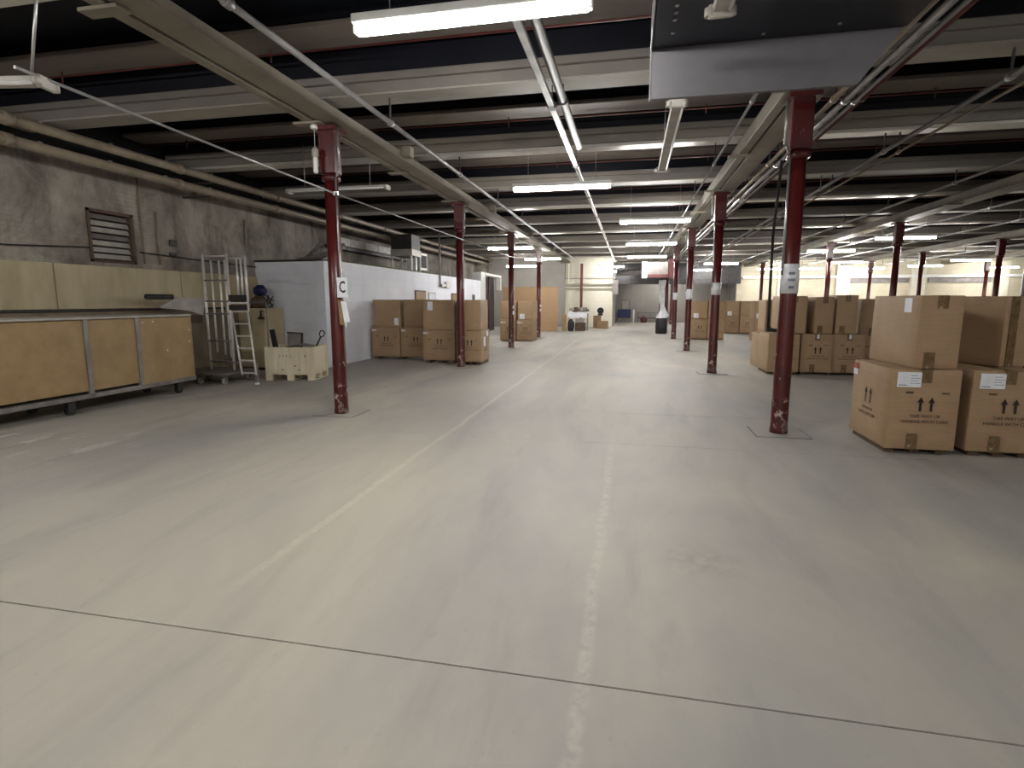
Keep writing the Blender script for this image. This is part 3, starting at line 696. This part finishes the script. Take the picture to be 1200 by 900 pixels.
put(make_box(.66, .60, .735, 4, front=False, label=False, vtape=True), (3.84, 6.80, .912), 22, 'plain upper cardboard box turned slantwise at the right edge, with a full strip of tape', GN)
# middle right stack
pb = make_box(.635, .97, .83, 11, rand_label=(.30, .735, .05, .09))
GM = 'boxes in the middle right stack'
pallet('low pallet under the leftmost box of the middle right stack', 2.99, 3.58, 13.12, 14.0, PZ)
pallet('low pallet under the arrowed pair of the middle right stack', 3.70, 4.86, 13.25, 14.2, PZ)
put(pb, (2.97, 13.05, PZ), 0, 'lower cardboard box behind the nearest right column', GM)
copy_tree(pb, (3.66, 13.15, PZ), 0, 'lower cardboard box just right of the nearest right column', GM)
copy_tree(pb, (4.31, 13.2, PZ), 0, 'lower cardboard box, rightmost with arrows in the middle right stack', GM)
copy_tree(pb, (5.0, 13.75, 0), 0, 'dark recessed lower box at the right end of the middle stack', GM)
for q, x in enumerate((3.05, 3.75)): copy_tree(pb, (x, 14.25, 0), 0, 'second-row lower box %s in the middle right stack' % ('at the left', 'in the centre')[q], GM)
pu = make_box(.37, .8, .78, 12, front=False, label=False)
put(make_box(.50, .85, .80, 14, front=False, label=False), (3.22, 13.12, .905), 1, 'upper cardboard box seen either side of the nearest right column', GM)
put(pu, (3.90, 13.16, .905), 5, 'upper narrow cardboard box right of the nearest right column', GM)
pu2 = make_box(.40, .8, .82, 13, front=False, label=False)
put(pu2, (4.33, 13.22, .905), -5, 'tall upper cardboard box in the centre of the middle right stack', GM)
put(make_box(.6, .9, .80, 15, front=False, label=False), (5.02, 13.8, .845), -4, 'upper cardboard box partly behind the tall narrow one', GM)
copy_tree(pu, (3.15, 14.3, .845), 0, 'back upper box at the left of the middle right stack', GM)
copy_tree(pu, (3.85, 14.3, .845), 0, 'back upper box at the right of the middle right stack', GM)
for q, (x, y) in enumerate(((6.3, 11.2), (7.05, 11.4), (6.5, 16.0))):
    copy_tree(pb, (x, y, 0.0), 0, ['lower box glimpsed between the near and middle stacks', 'second lower box glimpsed between the near and middle stacks', 'lower box behind the middle right stack'][q], 'boxes right of the middle stack')
    copy_tree(pu2, (x + .1, y + .03, .845), 0, ['upper box glimpsed between the near and middle stacks', 'second upper box glimpsed between the near and middle stacks', 'upper box behind the middle right stack'][q], 'boxes right of the middle stack')
# left group: wide faces
GL = 'boxes stacked by the white wall'
lw = make_box(.84, .65, .80, 21, front_tape=False, rand_label=(.02, .70, .13, .045)); lu = make_box(.80, .62, .75, 22, front_tape=False, front=False, rand_label=(.62, .06, .12, .19))
pallet('low pallet under the back row of boxes by the white wall', -7.02, -5.45, 14.42, 14.95, .08)
pallet('low pallet under the front left box by the white wall', -5.2, -4.42, 13.72, 14.2, .08)
pallet('low pallet under the front right box by the white wall', -4.2, -3.68, 13.5, 14.3, .08)
put(lw, (-7.06, 14.36, .08), 0, 'lower arrowed box nearest the white wall', GL)
copy_tree(lw, (-6.19, 14.36, .08), 0, 'lower arrowed box second from the white wall', GL)
put(lu, (-7.0, 14.4, .888), 0, 'upper box nearest the white wall, with a low white label', GL)
copy_tree(lu, (-6.1, 14.4, .888), 0, 'plain upper box second from the white wall', GL, skip=('shipping_label',))
lf = make_box(.86, .65, .78, 23, front_tape=False, rand_label=(.02, .68, .13, .045)); put(lf, (-5.28, 13.66, .08), 2, 'lower arrowed box standing forward, left of the second left column', GL)
lfu = make_box(.84, .6, .76, 24, front_tape=False, front=False, rand_label=(.12, .5, .14, .22)); put(lfu, (-5.26, 13.68, .869), 2, 'upper box with a tall white label left of the second left column', GL)
lr = make_box(.63, .97, .78, 25, front_tape=False, side_right=True, label=False); put(lr, (-4.28, 13.42, .08), 2, 'lower arrowed box right of the second left column', GL)
lru = make_box(.60, .9, .76, 26, front_tape=False, front=False, label=False); put(lru, (-4.27, 13.46, .869), 3, 'upper leaning box right of the second left column', GL)
MB().box(.645, .652, .2, .42, .38, .62).box(.645, .652, .55, .7, .62, .76).build('shipping_label', 'paper', lr)
# far left pair
GF = 'boxes between the third and fourth left columns'
fl = make_box(.66, .97, .83, 31, front_tape=False, rand_label=(.02, .70, .2, .05)); fu = make_box(.64, .9, .74, 32, front_tape=False, front=False, rand_label=(.08, .03, .2, .2))
put(fl, (-5.17, 22.0, .03), 0, 'lower box left of the third left column', GF)
copy_tree(fl, (-4.45, 21.85, .03), 0, 'lower arrowed box right of the third left column', GF)
copy_tree(fu, (-5.15, 22.0, .87), 0, 'upper box left of the third left column', GF, skip=('shipping_label',))
put(fu, (-4.42, 21.9, .87), 0, 'upper labelled box right of the third left column', GF)
pallet('low pallet under the boxes at the third left column', -5.15, -3.85, 22.1, 22.9, .03)
# far right groups
GR = 'boxes far down the right side'
for q, (x, y, up, l) in enumerate(((2.5, 24.6, 1, 'behind the third right column'), (3.17, 24.55, 1, 'between the second and third right columns'),
        (4.65, 29.6, 1, 'in the far pair, at its left'), (5.32, 29.5, 1, 'in the far pair, at its right'), (4.98, 24.4, 0, 'left of the hanging pole'), (5.65, 24.6, 1, 'beneath the hanging pole'),
        (6.1, 29.4, 1, 'far back behind the hanging pole'), (6.9, 24.8, 1, 'behind the middle stack, at the far left'), (7.8, 25.2, 1, 'behind the middle stack, far centre'), (9.2, 22.0, 1, 'behind the middle stack, far right'), (10.2, 22.4, 1, 'furthest right behind the stacks'), (3.9, 33.5, 1, 'furthest back, near the end wall'))):
    copy_tree(fl, (x, y, .03), 0, 'lower box %s' % l, GR, skip=('shipping_label',))
    MB().box(0, .6, .05, .9, 0, .03).build('slip_sheet', 'timber', C.objects[-1].parent if False else None, (x + .02, y, 0)).name
    o = bpy.data.objects[[n for n in bpy.data.objects.keys() if n.startswith('slip_sheet')][-1]]
    tag(o, 'thin dark board under the lower box %s' % l, 'board', 'boards under the far boxes')
    if up: copy_tree(fu, (x + .01, y + .03, .87), R(random.uniform(-1, 1)), 'upper box %s' % l, GR, skip=('shipping_label',) if q % 2 else ())
copy_tree(fu, (4.96, 24.5, .87), R(0), 'upper box standing askew left of the hanging pole', GR)

# ---------------------------------------------------------------- panel cart on the left
t = thing('panel_cart', 'long wheeled cart with tan fibreboard sides along the left wall', 'cart', (-7.65, 3.4, 0))
Y0, Y1 = 0, 5.12
def yb(a): return a - 3.4
for a, b, z0 in ((3.42, 6.5, .31), (6.58, 7.36, .31), (7.42, 8.5, .24)):
    MB().box(-.03, 0, yb(a), yb(b), z0, 1.33, .004).build('side_panel', 'osb', t)
for y in (3.4, 6.5, 7.36): MB().box(-.05, .02, yb(y), yb(y) + .07, .24, 1.35, .006).build('upright', 'steel_grey', t)
MB().box(-.85, .02, 0, Y1, .20, .27, .01).build('base_frame', 'steel_grey', t)
MB().box(-.85, .02, 0, Y1, 1.34, 1.375, .008).build('top_rail', 'offwhite', t)
MB().box(-.85, -.82, 0, Y1, .27, 1.34).build('back_panel', 'osb', t)
MB().box(-.85, -.0, Y1 - .03, Y1, .27, 1.34).build('end_panel', 'osb', t)
for x, y in ((-.08, 2.85), (-.75, 2.85), (-.08, 4.8), (-.75, 4.8), (-.08, .4), (-.75, .4)):
    c = MB().box(x - .05, x + .05, y - .06, y + .06, .17, .2, .004).box(x - .04, x - .03, y - .05, y + .05, .06, .18).box(x + .03, x + .04, y - .05, y + .05, .06, .18).build('caster', 'dark_metal', t)
    MB().tube((x - .025, y, .07), (x + .025, y, .07), .07, 16).build('wheel', 'rubber', c)
for y, z in ((7.50, 1.26), (7.7, 1.27), (8.45, 1.1), (7.95, .78), (8.44, .9)):
    MB().tube((0, yb(y), z), (.008, yb(y), z), .014, 8).build('screw_cap', 'white', t)

# ---------------------------------------------------------------- platform ladder on a trolley
t = thing('platform_ladder', 'tall aluminium platform ladder with guard rails, behind the panel cart', 'ladder', (-7.65, 9.5, 0))
def tb(name, a, b, r, mat='alu'): return MB().tube(a, b, r, 8).build(name, mat, t)
x0, x1, x2 = -.50, .03, .43
for nm, (xa, ya) in {'a': (x0, 0), 'e': (x1, 0)}.items(): tb('guard_post', (xa, ya, .25), (xa - .0, ya, 2.5), .025)
tb('guard_post', (x2, 0, 1.4), (x2, 0, 2.46), .025)
for x, zb, zt in ((-.35, .6, 2.38), (-.17, .55, 2.38), (-.045, .5, 2.38)): tb('guard_bar', (x, .03, zb), (x, .03, zt), .019)
for x in (.22, .31): tb('guard_bar', (x, .03, 1.6), (x, .03, 2.4), .019)
for x in (x0, x2): tb('support_post', (x, .55, .25), (x, .55, 1.58), .016, 'steel_grey')
for z in (2.0, 1.6, 1.36, .83, .42): tb('rail', (x0, -.01, z), (x1, -.01, z), .015, 'steel_grey')
for z in (2.46,): tb('rail', (x0, .0, z), (x1, .0, z), .015); tb('rail', (x1, .0, z - .05), (x2, .0, z - .05), .015)
for z in (1.36, .42): tb('rail', (x0, 0, z), (x0, .55, z), .015, 'steel_grey')
MB().box(x1, x2, 0, .55, 1.56, 1.60, .004).build('platform', 'rubber', t)
MB().box(x1, x2, -.03, -.0, 1.60, 1.72, .003).build('kick_board', 'dark_metal', t)
MB().box(x1, x2, -.035, .0, 1.55, 1.585, .003).build('platform_edge', 'alu', t)
MB().box(x1, x2, -.03, -.0, 1.43, 1.53, .003).build('kick_board', 'dark_metal', t)
ba = Vector((.10, -.05, 1.40)); bb = Vector((x2 + .02, -.05, 1.40)); fa = Vector((.47, -.35, .22)); fb = Vector((.77, -.35, .22))
tb('stile', ba, fa, .018); tb('stile', bb, fb, .018)
for q in range(6):
    f = q / 5 * .97; a = ba.lerp(fa, f); b = bb.lerp(fb, f); MB().box(0, (b - a).length, -.03, .03, -.012, .012, .003, Matrix.Translation(a)).build('step', 'alu', t)
tb('foot_rail', (x0, 0, .42), (.62, -.1, .40), .016, 'steel_grey')
MB().box(.56, .62, -.13, -.07, .03, .42, .006).build('outrigger', 'steel_grey', t); MB().lathe([(.045, 0), (.04, .04)], 10, (.59, -.1, 0)).build('foot', 'white', t)
t = thing('flatbed_trolley', 'low grey trolley on casters beneath the platform ladder', 'trolley', (-8.2, 9.3, 0))
MB().box(-.5, .68, -.15, .75, .185, .235, .01).build('deck', 'steel_grey', t)
for x, y in ((.0, -.05), (.55, -.05), (-.4, .65), (.55, .65)):
    c = MB().box(x - .05, x + .05, y - .05, y + .05, .15, .185, .004).box(x - .04, x - .03, y - .04, y + .04, .06, .16).box(x + .03, x + .04, y - .04, y + .04, .06, .16).build('caster', 'steel_grey', t)
    MB().tube((x - .022, y, .065), (x + .022, y, .065), .065, 14).build('wheel', 'offwhite', c)
t = thing('sheet_bundle', 'pale dusty sheet slumped on the ledge behind the platform ladder', 'sheet', (-8.6, 9.3, 1.18))
MB().poly([(0, -.5, .30), (.06, -.1, .5), (.1, .55, .47), (.12, .45, .14), (.1, .1, .24)], .03, (1, 0, 0)).build('sheet_fold', 'sheet', t)
MB().tube((0.02, -.75, .5), (.06, -.2, .5), .05).build('dark_bar', 'dark_metal', t)
MB().box(-.36, 0, -.5, .6, -.02, .14).build('support', 'timber', t)
# cream cabinet with clutter
t = thing('cream_cabinet', 'plain cream cabinet against the shaded end of the white room, with clutter on top', 'cabinet', (-8.6, 11.75, 0))
MB().box(-.36, .34, -.3, .38, .06, 1.44, .006).build('body', 'cladding', t); MB().box(-.36, -.03, -.32, -.3, .1, 1.4, .004).build('door', 'cladding', t); MB().box(-.01, .32, -.32, -.3, .1, 1.4, .004).build('door', 'cladding', t)
MB().box(-.36, .32, -.28, .36, 0, .06).build('plinth', 'dark_metal', t)
t = thing('brown_sack', 'crumpled brown sack on top of the cream cabinet', 'sack', (-8.62, 11.75, 1.442))
bm = bmesh.new(); bmesh.ops.create_icosphere(bm, subdivisions=3, radius=1)
for v in bm.verts:
    n = 1 + .14 * math.sin(7 * v.co.x + 3 * v.co.z) * math.cos(5 * v.co.y + 2 * v.co.z); v.co = Vector((v.co.x * .2 * n, v.co.y * .14 * n, max(v.co.z, -.75) * .17 * n + .128))
me = bpy.data.meshes.new('sack'); bm.to_mesh(me); bm.free(); me.materials.append(M['pallet'])
for p in me.polygons: p.use_smooth = True
link('sack_body', me, t)
t = thing('blue_bag', 'dark blue bundle perched on the brown sack', 'bag', (-8.58, 11.75, 1.742)); me2 = me.copy(); me2.materials.clear(); me2.materials.append(M['blue'])
b2 = link('bag_body', me2, t); b2.scale = (.8, .9, .8)
t = thing('wire_basket', 'small dark wire frame with rods on the cabinet corner', 'frame', (-8.33, 11.7, 1.44))
for a, b in (((-.08, 0, 0), (.0, 0, .3)), ((-.08, 0, .3), (.14, .0, .17)), ((0, 0, .1), (.13, 0, .28)), ((-.05, 0, .3), (.1, 0, .02)), ((.02, .0, .0), (.12, 0, .1))): MB().tube(a, b, .014, 6).build('rod', 'dark_metal', t)
t = thing('hook_lamp', 'small black cone hanging on the front corner of the cream cabinet', 'lamp', (-8.3, 11.34, 1.2))
MB().lathe([(.08, 0), (.07, .03), (.02, .06), (.015, .2)], 12).build('cone', 'rubber', t); MB().box(-.01, .01, 0, .09, .17, .19).build('hook', 'dark_metal', t)

# ---------------------------------------------------------------- pine crate
CR = R(10); t = thing('pine_crate', 'pale pine pallet crate left of the nearest left column', 'crate', (-7.24, 9.92, 0), CR)
cw, cdp, chh = 1.0, .80, .68
def planks(n, horizontal_len, place):
    for q in range(n):
        a = q * horizontal_len / n; place(a + .0015, a + horizontal_len / n - .0015, random.uniform(0, .003))
planks(7, cw, lambda a, b, d: MB().box(a, b, -d, .018, .12, chh, .002).build('plank', 'ply', t))
planks(7, cw, lambda a, b, d: MB().box(a, b, cdp - .018, cdp, .12, chh, .002).build('plank', 'ply', t))
planks(5, cdp - .04, lambda a, b, d: MB().box(cw - .018, cw + d, a + .02, b + .02, .12, chh, .002).build('plank', 'ply', t))
planks(5, cdp - .04, lambda a, b, d: MB().box(-d, .018, a + .02, b + .02, .12, chh, .002).build('plank', 'ply', t))
for x in (0, cw / 2 - .06, cw - .14):
    for y in (0.0, cdp / 2 - .05, cdp - .1): MB().box(x, x + .14, y, y + .1, .022, .12, .003).build('block', 'ply', t)
for x in (0, cw / 2 - .06, cw - .14): MB().box(x, x + .14, 0, cdp, 0, .022, .002).build('skid_board', 'ply', t)
MB().box(.02, cw - .02, .02, cdp - .02, .12, .14).build('floor_board', 'ply', t)
for x, z in ((.36, .22), (.62, .3), (.70, .22), (.83, .5)): MB().lathe([(.018, 0), (.016, .004)], 10).build('knot', 'knot', t, (x, -.006, z)).rotation_euler = (R(90), 0, 0)
for x in (.3, .37, .44, .52): MB().box(x, x + .045, -.0045, -.003, .50, .507).box(x + .01, x + .016, -.0045, -.003, .46, .53).build('stencil_mark', 'knot', t)
def inC(x, y, z): c, s_ = math.cos(CR), math.sin(CR); return (-7.24 + x * c - y * s_, 9.92 + x * s_ + y * c, z)
t = thing('shovel', 'black D-handled shovel sticking out of the pine crate', 'shovel', inC(.62, .68, .16), CR)
MB().tube((0, 0, .1), (.28, .02, .68), .017, 10).build('shaft', 'rubber', t)
h = Vector((.28, .02, .68)); d = Vector((.43, 0, .9)).normalized(); e = Vector((.9, 0, -.43)).normalized()
MB().path([h, h + d * .05 - e * .05, h + d * .13 - e * .05, h + d * .15, h + d * .13 + e * .05, h + d * .05 + e * .05, h], .012, 8).build('d_handle', 'rubber', t)
MB().poly([(-.12, .0, .1), (.1, .0, .14), (.05, .0, -.01), (-.08, 0, -.015)], .008, (0, 1, 0)).build('blade', 'steel_grey', t)
t = thing('barrow_pan', 'curved grey metal pan lying in the pine crate', 'pan', inC(.62, .32, .58), CR)
m = MB(); n = 12
for i in range(n + 1):
    a = math.pi * i / n; x = -.3 * math.cos(a); z = .13 * math.sin(a); m.v += [(x, -.22, z), (x, .22, z)]
for i in range(n): m.f.append((2 * i, 2 * i + 1, 2 * i + 3, 2 * i + 2)); m.sm.append(True)
o = m.build('pan_shell', 'steel_grey', t); mo = o.modifiers.new('thickness', 'SOLIDIFY'); mo.thickness = .01
t = thing('dark_plank', 'short black plank leaning up out of the pine crate', 'plank', inC(.16, .35, .15), CR)
MB().box(-.05, .05, -.03, .03, 0, .88, .006, Matrix.Rotation(R(-9), 4, 'Y')).build('plank_body', 'rubber', t)
t = thing('mesh_panel', 'brown mesh panel with a dark frame leaning in the pine crate', 'panel', inC(.17, .62, .15), CR)
mm = Matrix.Rotation(R(4), 4, 'Y')
MB().box(0, .30, 0, .02, .0, .80, .002, mm).build('panel_face', 'steel_grey', t)
MB().box(.29, .33, -.01, .03, .0, .81, .002, mm).box(-.01, .33, -.01, .03, .78, .81, .002, mm).build('panel_frame', 'dark_metal', t)

# ---------------------------------------------------------------- far end
t = thing('board_screen', 'large brown board screen at the far left end', 'screen', (-6.8, 29.6, 0))
for q in range(3): MB().box(q * 1.0 + .003, q * 1.0 + .997, 0, .05, .0, 2.3, .004).build('board_panel', 'partition_board', t)
MB().box(0, 3.0, -.01, .06, 2.3, 2.36).build('top_edge', 'osb', t)
t = thing('stacked_table', 'white trestle table piled with rubbish and dark crates, before the pale end wall', 'table', (-3.5, 30.3, 0))
MB().box(.15, 1.25, 0, .7, .95, 1.02, .01).build('table_top', 'paper', t)
MB().box(.15, 1.2, -.0, .03, .72, .95).build('apron', 'paper', t)
for x in (.18, 1.2):
    for y in (.03, .65): MB().box(x - .02, x + .02, y - .02, y + .02, 0, .95).build('leg', 'steel_grey', t)
t = thing('rubbish_heap', 'heap of scrap on the far white table', 'rubbish', (-3.25, 30.35, 1.02)); t2 = t
for q in range(9):
    x = random.uniform(0, .9); MB().box(-.15, .15, -.12, .12, 0, random.uniform(.1, .22), .01, Matrix.Translation((x, random.uniform(.1, .5), random.uniform(0, .12))) @ Matrix.Rotation(random.uniform(0, 3), 4, 'Z')).build('scrap_piece', random.choice(['timber', 'pallet', 'offwhite', 'steel_grey']), t)
t = thing('dark_crate', 'dark crate under the far white table', 'crate', (-2.95, 30.35, 0)); MB().box(0, .55, 0, .5, 0, .45, .01).build('crate_body', 'timber', t); MB().box(-.0, .5, .1, .5, .47, .66, .01).build('crate_lid', 'sheet', t)
t = thing('black_bag', 'black bag slumped under the far white table', 'bag', (-3.15, 30.12, 0)); me3 = me.copy(); me3.materials.clear(); me3.materials.append(M['rubber']); b3 = link('bag_body', me3, t); b3.scale = (.9, 1.2, 2.2)
t = thing('leaning_panel', 'small brown panel leaning beside the far white table', 'panel', (-3.66, 30.25, 0)); MB().box(0, .25, 0, .05, 0, .9, .01, Matrix.Rotation(R(-4), 4, 'X')).build('panel_body', 'osb', t)
for q, (x, y, wx, h, l) in enumerate(((-2.2, 33.8, .45, .75, 'tall pale carton left of the far pair, by the pale end wall'), (-1.95, 33.3, .65, .45, 'low open carton by the pale end wall'))):
    t = thing('carton', l, 'box', (x, y, 0)); MB().box(0, wx, 0, .45, 0, h, .008).build('carton_body', 'card', t); MB().box(.0, wx, -.1, .0, h - .02, h, .002).build('carton_flap', 'card', t)
t = thing('floor_fan', 'black round fan on the tall pale carton', 'fan', (-1.75, 34.1, .75)); 
MB().tube((-.05, .1, .28), (-.05, .2, .28), .2, 18).build('fan_guard', 'rubber', t); MB().box(-.2, .1, .0, .25, 0, .1, .01).build('fan_base', 'rubber', t)
# dock recess
t = thing('blue_skip', 'dark blue bin on a grey base in the far recess', 'bin', (-1.0, 43.2, 0)); MB().box(0, 1.0, 0, .9, .35, 1.0, .02).build('bin_body', 'blue', t); MB().box(0, .95, 0.05, .9, 0, .35, .01).build('bin_base', 'steel_grey', t)
t = thing('framed_board', 'small pale framed panel on the far recess wall', 'panel', (-.75, 44.62, .9)); MB().box(0, .65, 0, .07, 0, .8, .01).build('panel_frame', 'steel_grey', t); MB().box(.07, .58, -.01, 0, .07, .73).build('panel_face', 'sheet', t)
t = thing('work_frame', 'low grey steel bench frame in the far recess', 'bench', (.5, 43.6, 0))
for x in (0, .9, 1.8, 2.6): MB().box(x, x + .07, 0, .07, 0, .8).build('leg', 'steel_grey', t)
MB().box(0, 2.67, 0, .6, .72, .78).build('bench_top', 'steel_grey', t); MB().box(0, 2.6, 0, .05, .3, .36).build('rail', 'dark_metal', t)
t = thing('white_bollard', 'slim white bollard before the far recess bench', 'bollard', (.2, 41.6, 0)); MB().lathe([(.06, 0), (.06, .95), (.03, 1.0)], 12).build('post', 'white', t)
t = thing('small_sack', 'maroon sack on the floor of the far recess', 'sack', (.95, 43.1, 0)); me4 = me.copy(); me4.materials.clear(); me4.materials.append(M['rust']); b4 = link('bag_body', me4, t); b4.scale = (1.2, 1.2, 1.6)
t = thing('recess_post', 'dark red steel post left of the white duct in the far recess', 'post', (2.75, 40.5, 0)); MB().box(-.1, .1, -.1, .1, 0, 2.75, .01).build('post_shaft', 'red', t)
# pipes on the pale end wall
t = thing('wall_pipes', 'pair of cream pipes bending along the pale end wall', 'pipe', (-4.0, 35.3, 2.3))
MB().path([(.1, 0, 1.8), (.1, 0, .38), (3.0, 0, .38)], .05, 10).build('pipe_run', 'wall_pale', t); MB().path([(-.15, 0, 1.8), (-.15, 0, .14), (3.0, 0, .14)], .05, 10).build('pipe_run', 'wall_pale', t)
MB().box(2.85, 3.2, -.15, .1, -.3, .6, .01).build('valve_box', 'steel_grey', t)
t = thing('end_post', 'dark post against the pale end wall behind the rubbish heap', 'post', (-3.05, 35.1, 0)); MB().box(-.08, .08, -.08, .08, 0, 3.9, .01).build('post_shaft', 'rust', t)
t = thing('roof_duct', 'fat grey duct under the roof before the far recess', 'duct', (-1.0, 38.0, 3.45)); MB().tube((0, 0, 0), (2.6, 0, .1), .2, 14).build('duct_body', 'steel_grey', t); MB().box(.5, .54, -.02, .02, .2, .66).box(2.0, 2.04, -.02, .02, .2, .66).build('hanger', 'dark_metal', t)
# unit heater
t = thing('unit_heater', 'red and white unit heater hung under the roof right of the aisle', 'heater', (.45, 27.3, 2.7))
MB().box(.25, 1.2, 0, .7, .14, .72, .01).build('casing', 'steel_grey', t); MB().box(.25, 1.22, -.02, .72, 0, .14, .01).build('base_tray', 'red', t)
m = MB()
for q in range(7): m.box(.4, 1.1, -.015, 0, .2 + q * .065, .235 + q * .065)
m.build('louvre_grille', 'steel_grey', t); MB().box(0, .25, .0, .7, -.02, .74, .01).build('side_duct', 'white', t)
MB().box(1.22, 1.45, -.0, .8, -.05, .85, .01).build('burner_box', 'red', t)
for x in (.3, 1.15): MB().tube((x, .35, .7), (x, .35, 1.5), .012, 6).build('hanger', 'dark_metal', t)
t = thing('film_duct', 'crumpled white plastic film sleeve hanging down beside the column', 'film', (1.5, 28.6, .78))
m = MB(); seg = 14
prof = [(.27, 0), (.29, .12), (.16, .35), (.1, .6), (.15, .95), (.13, 1.4), (.18, 1.85)]
for i, (r, z) in enumerate(prof):
    for k2 in range(seg):
        a = 2 * math.pi * k2 / seg; rr = r * (1 + .14 * math.sin(3 * a + i)); m.v.append((rr * math.cos(a) + .04 * math.sin(i), rr * .8 * math.sin(a), z))
for i in range(len(prof) - 1):
    for k2 in range(seg): j = (k2 + 1) % seg; m.f.append((i * seg + k2, i * seg + j, (i + 1) * seg + j, (i + 1) * seg + k2)); m.sm.append(True)
m.build('film_sleeve', 'film', t)
t = thing('black_barrel', 'black barrel on the floor left of the fourth right column', 'barrel', (1.5, 28.6, 0)); MB().lathe([(.24, 0), (.28, .04), (.285, .4), (.28, .74), (.25, .78)], 18).build('barrel_body', 'rubber', t); MB().lathe([(.29, .3), (.29, .34)], 18).build('hoop', 'rubber', t)
# hanging pole
t = thing('hanging_pole', 'thin black pole hanging from the roof left of the nearest right column', 'pole', (2.14, 9.5, 1.12))
MB().path([(0.1, 0, .03), (.0, 0, .05), (-.02, 0, 1.5), (.04, 0, 2.66)], .022, 8).build('pole_tube', 'rubber', t); MB().box(-.02, .14, -.02, .02, 0, .05, .005).build('hook', 'rubber', t)
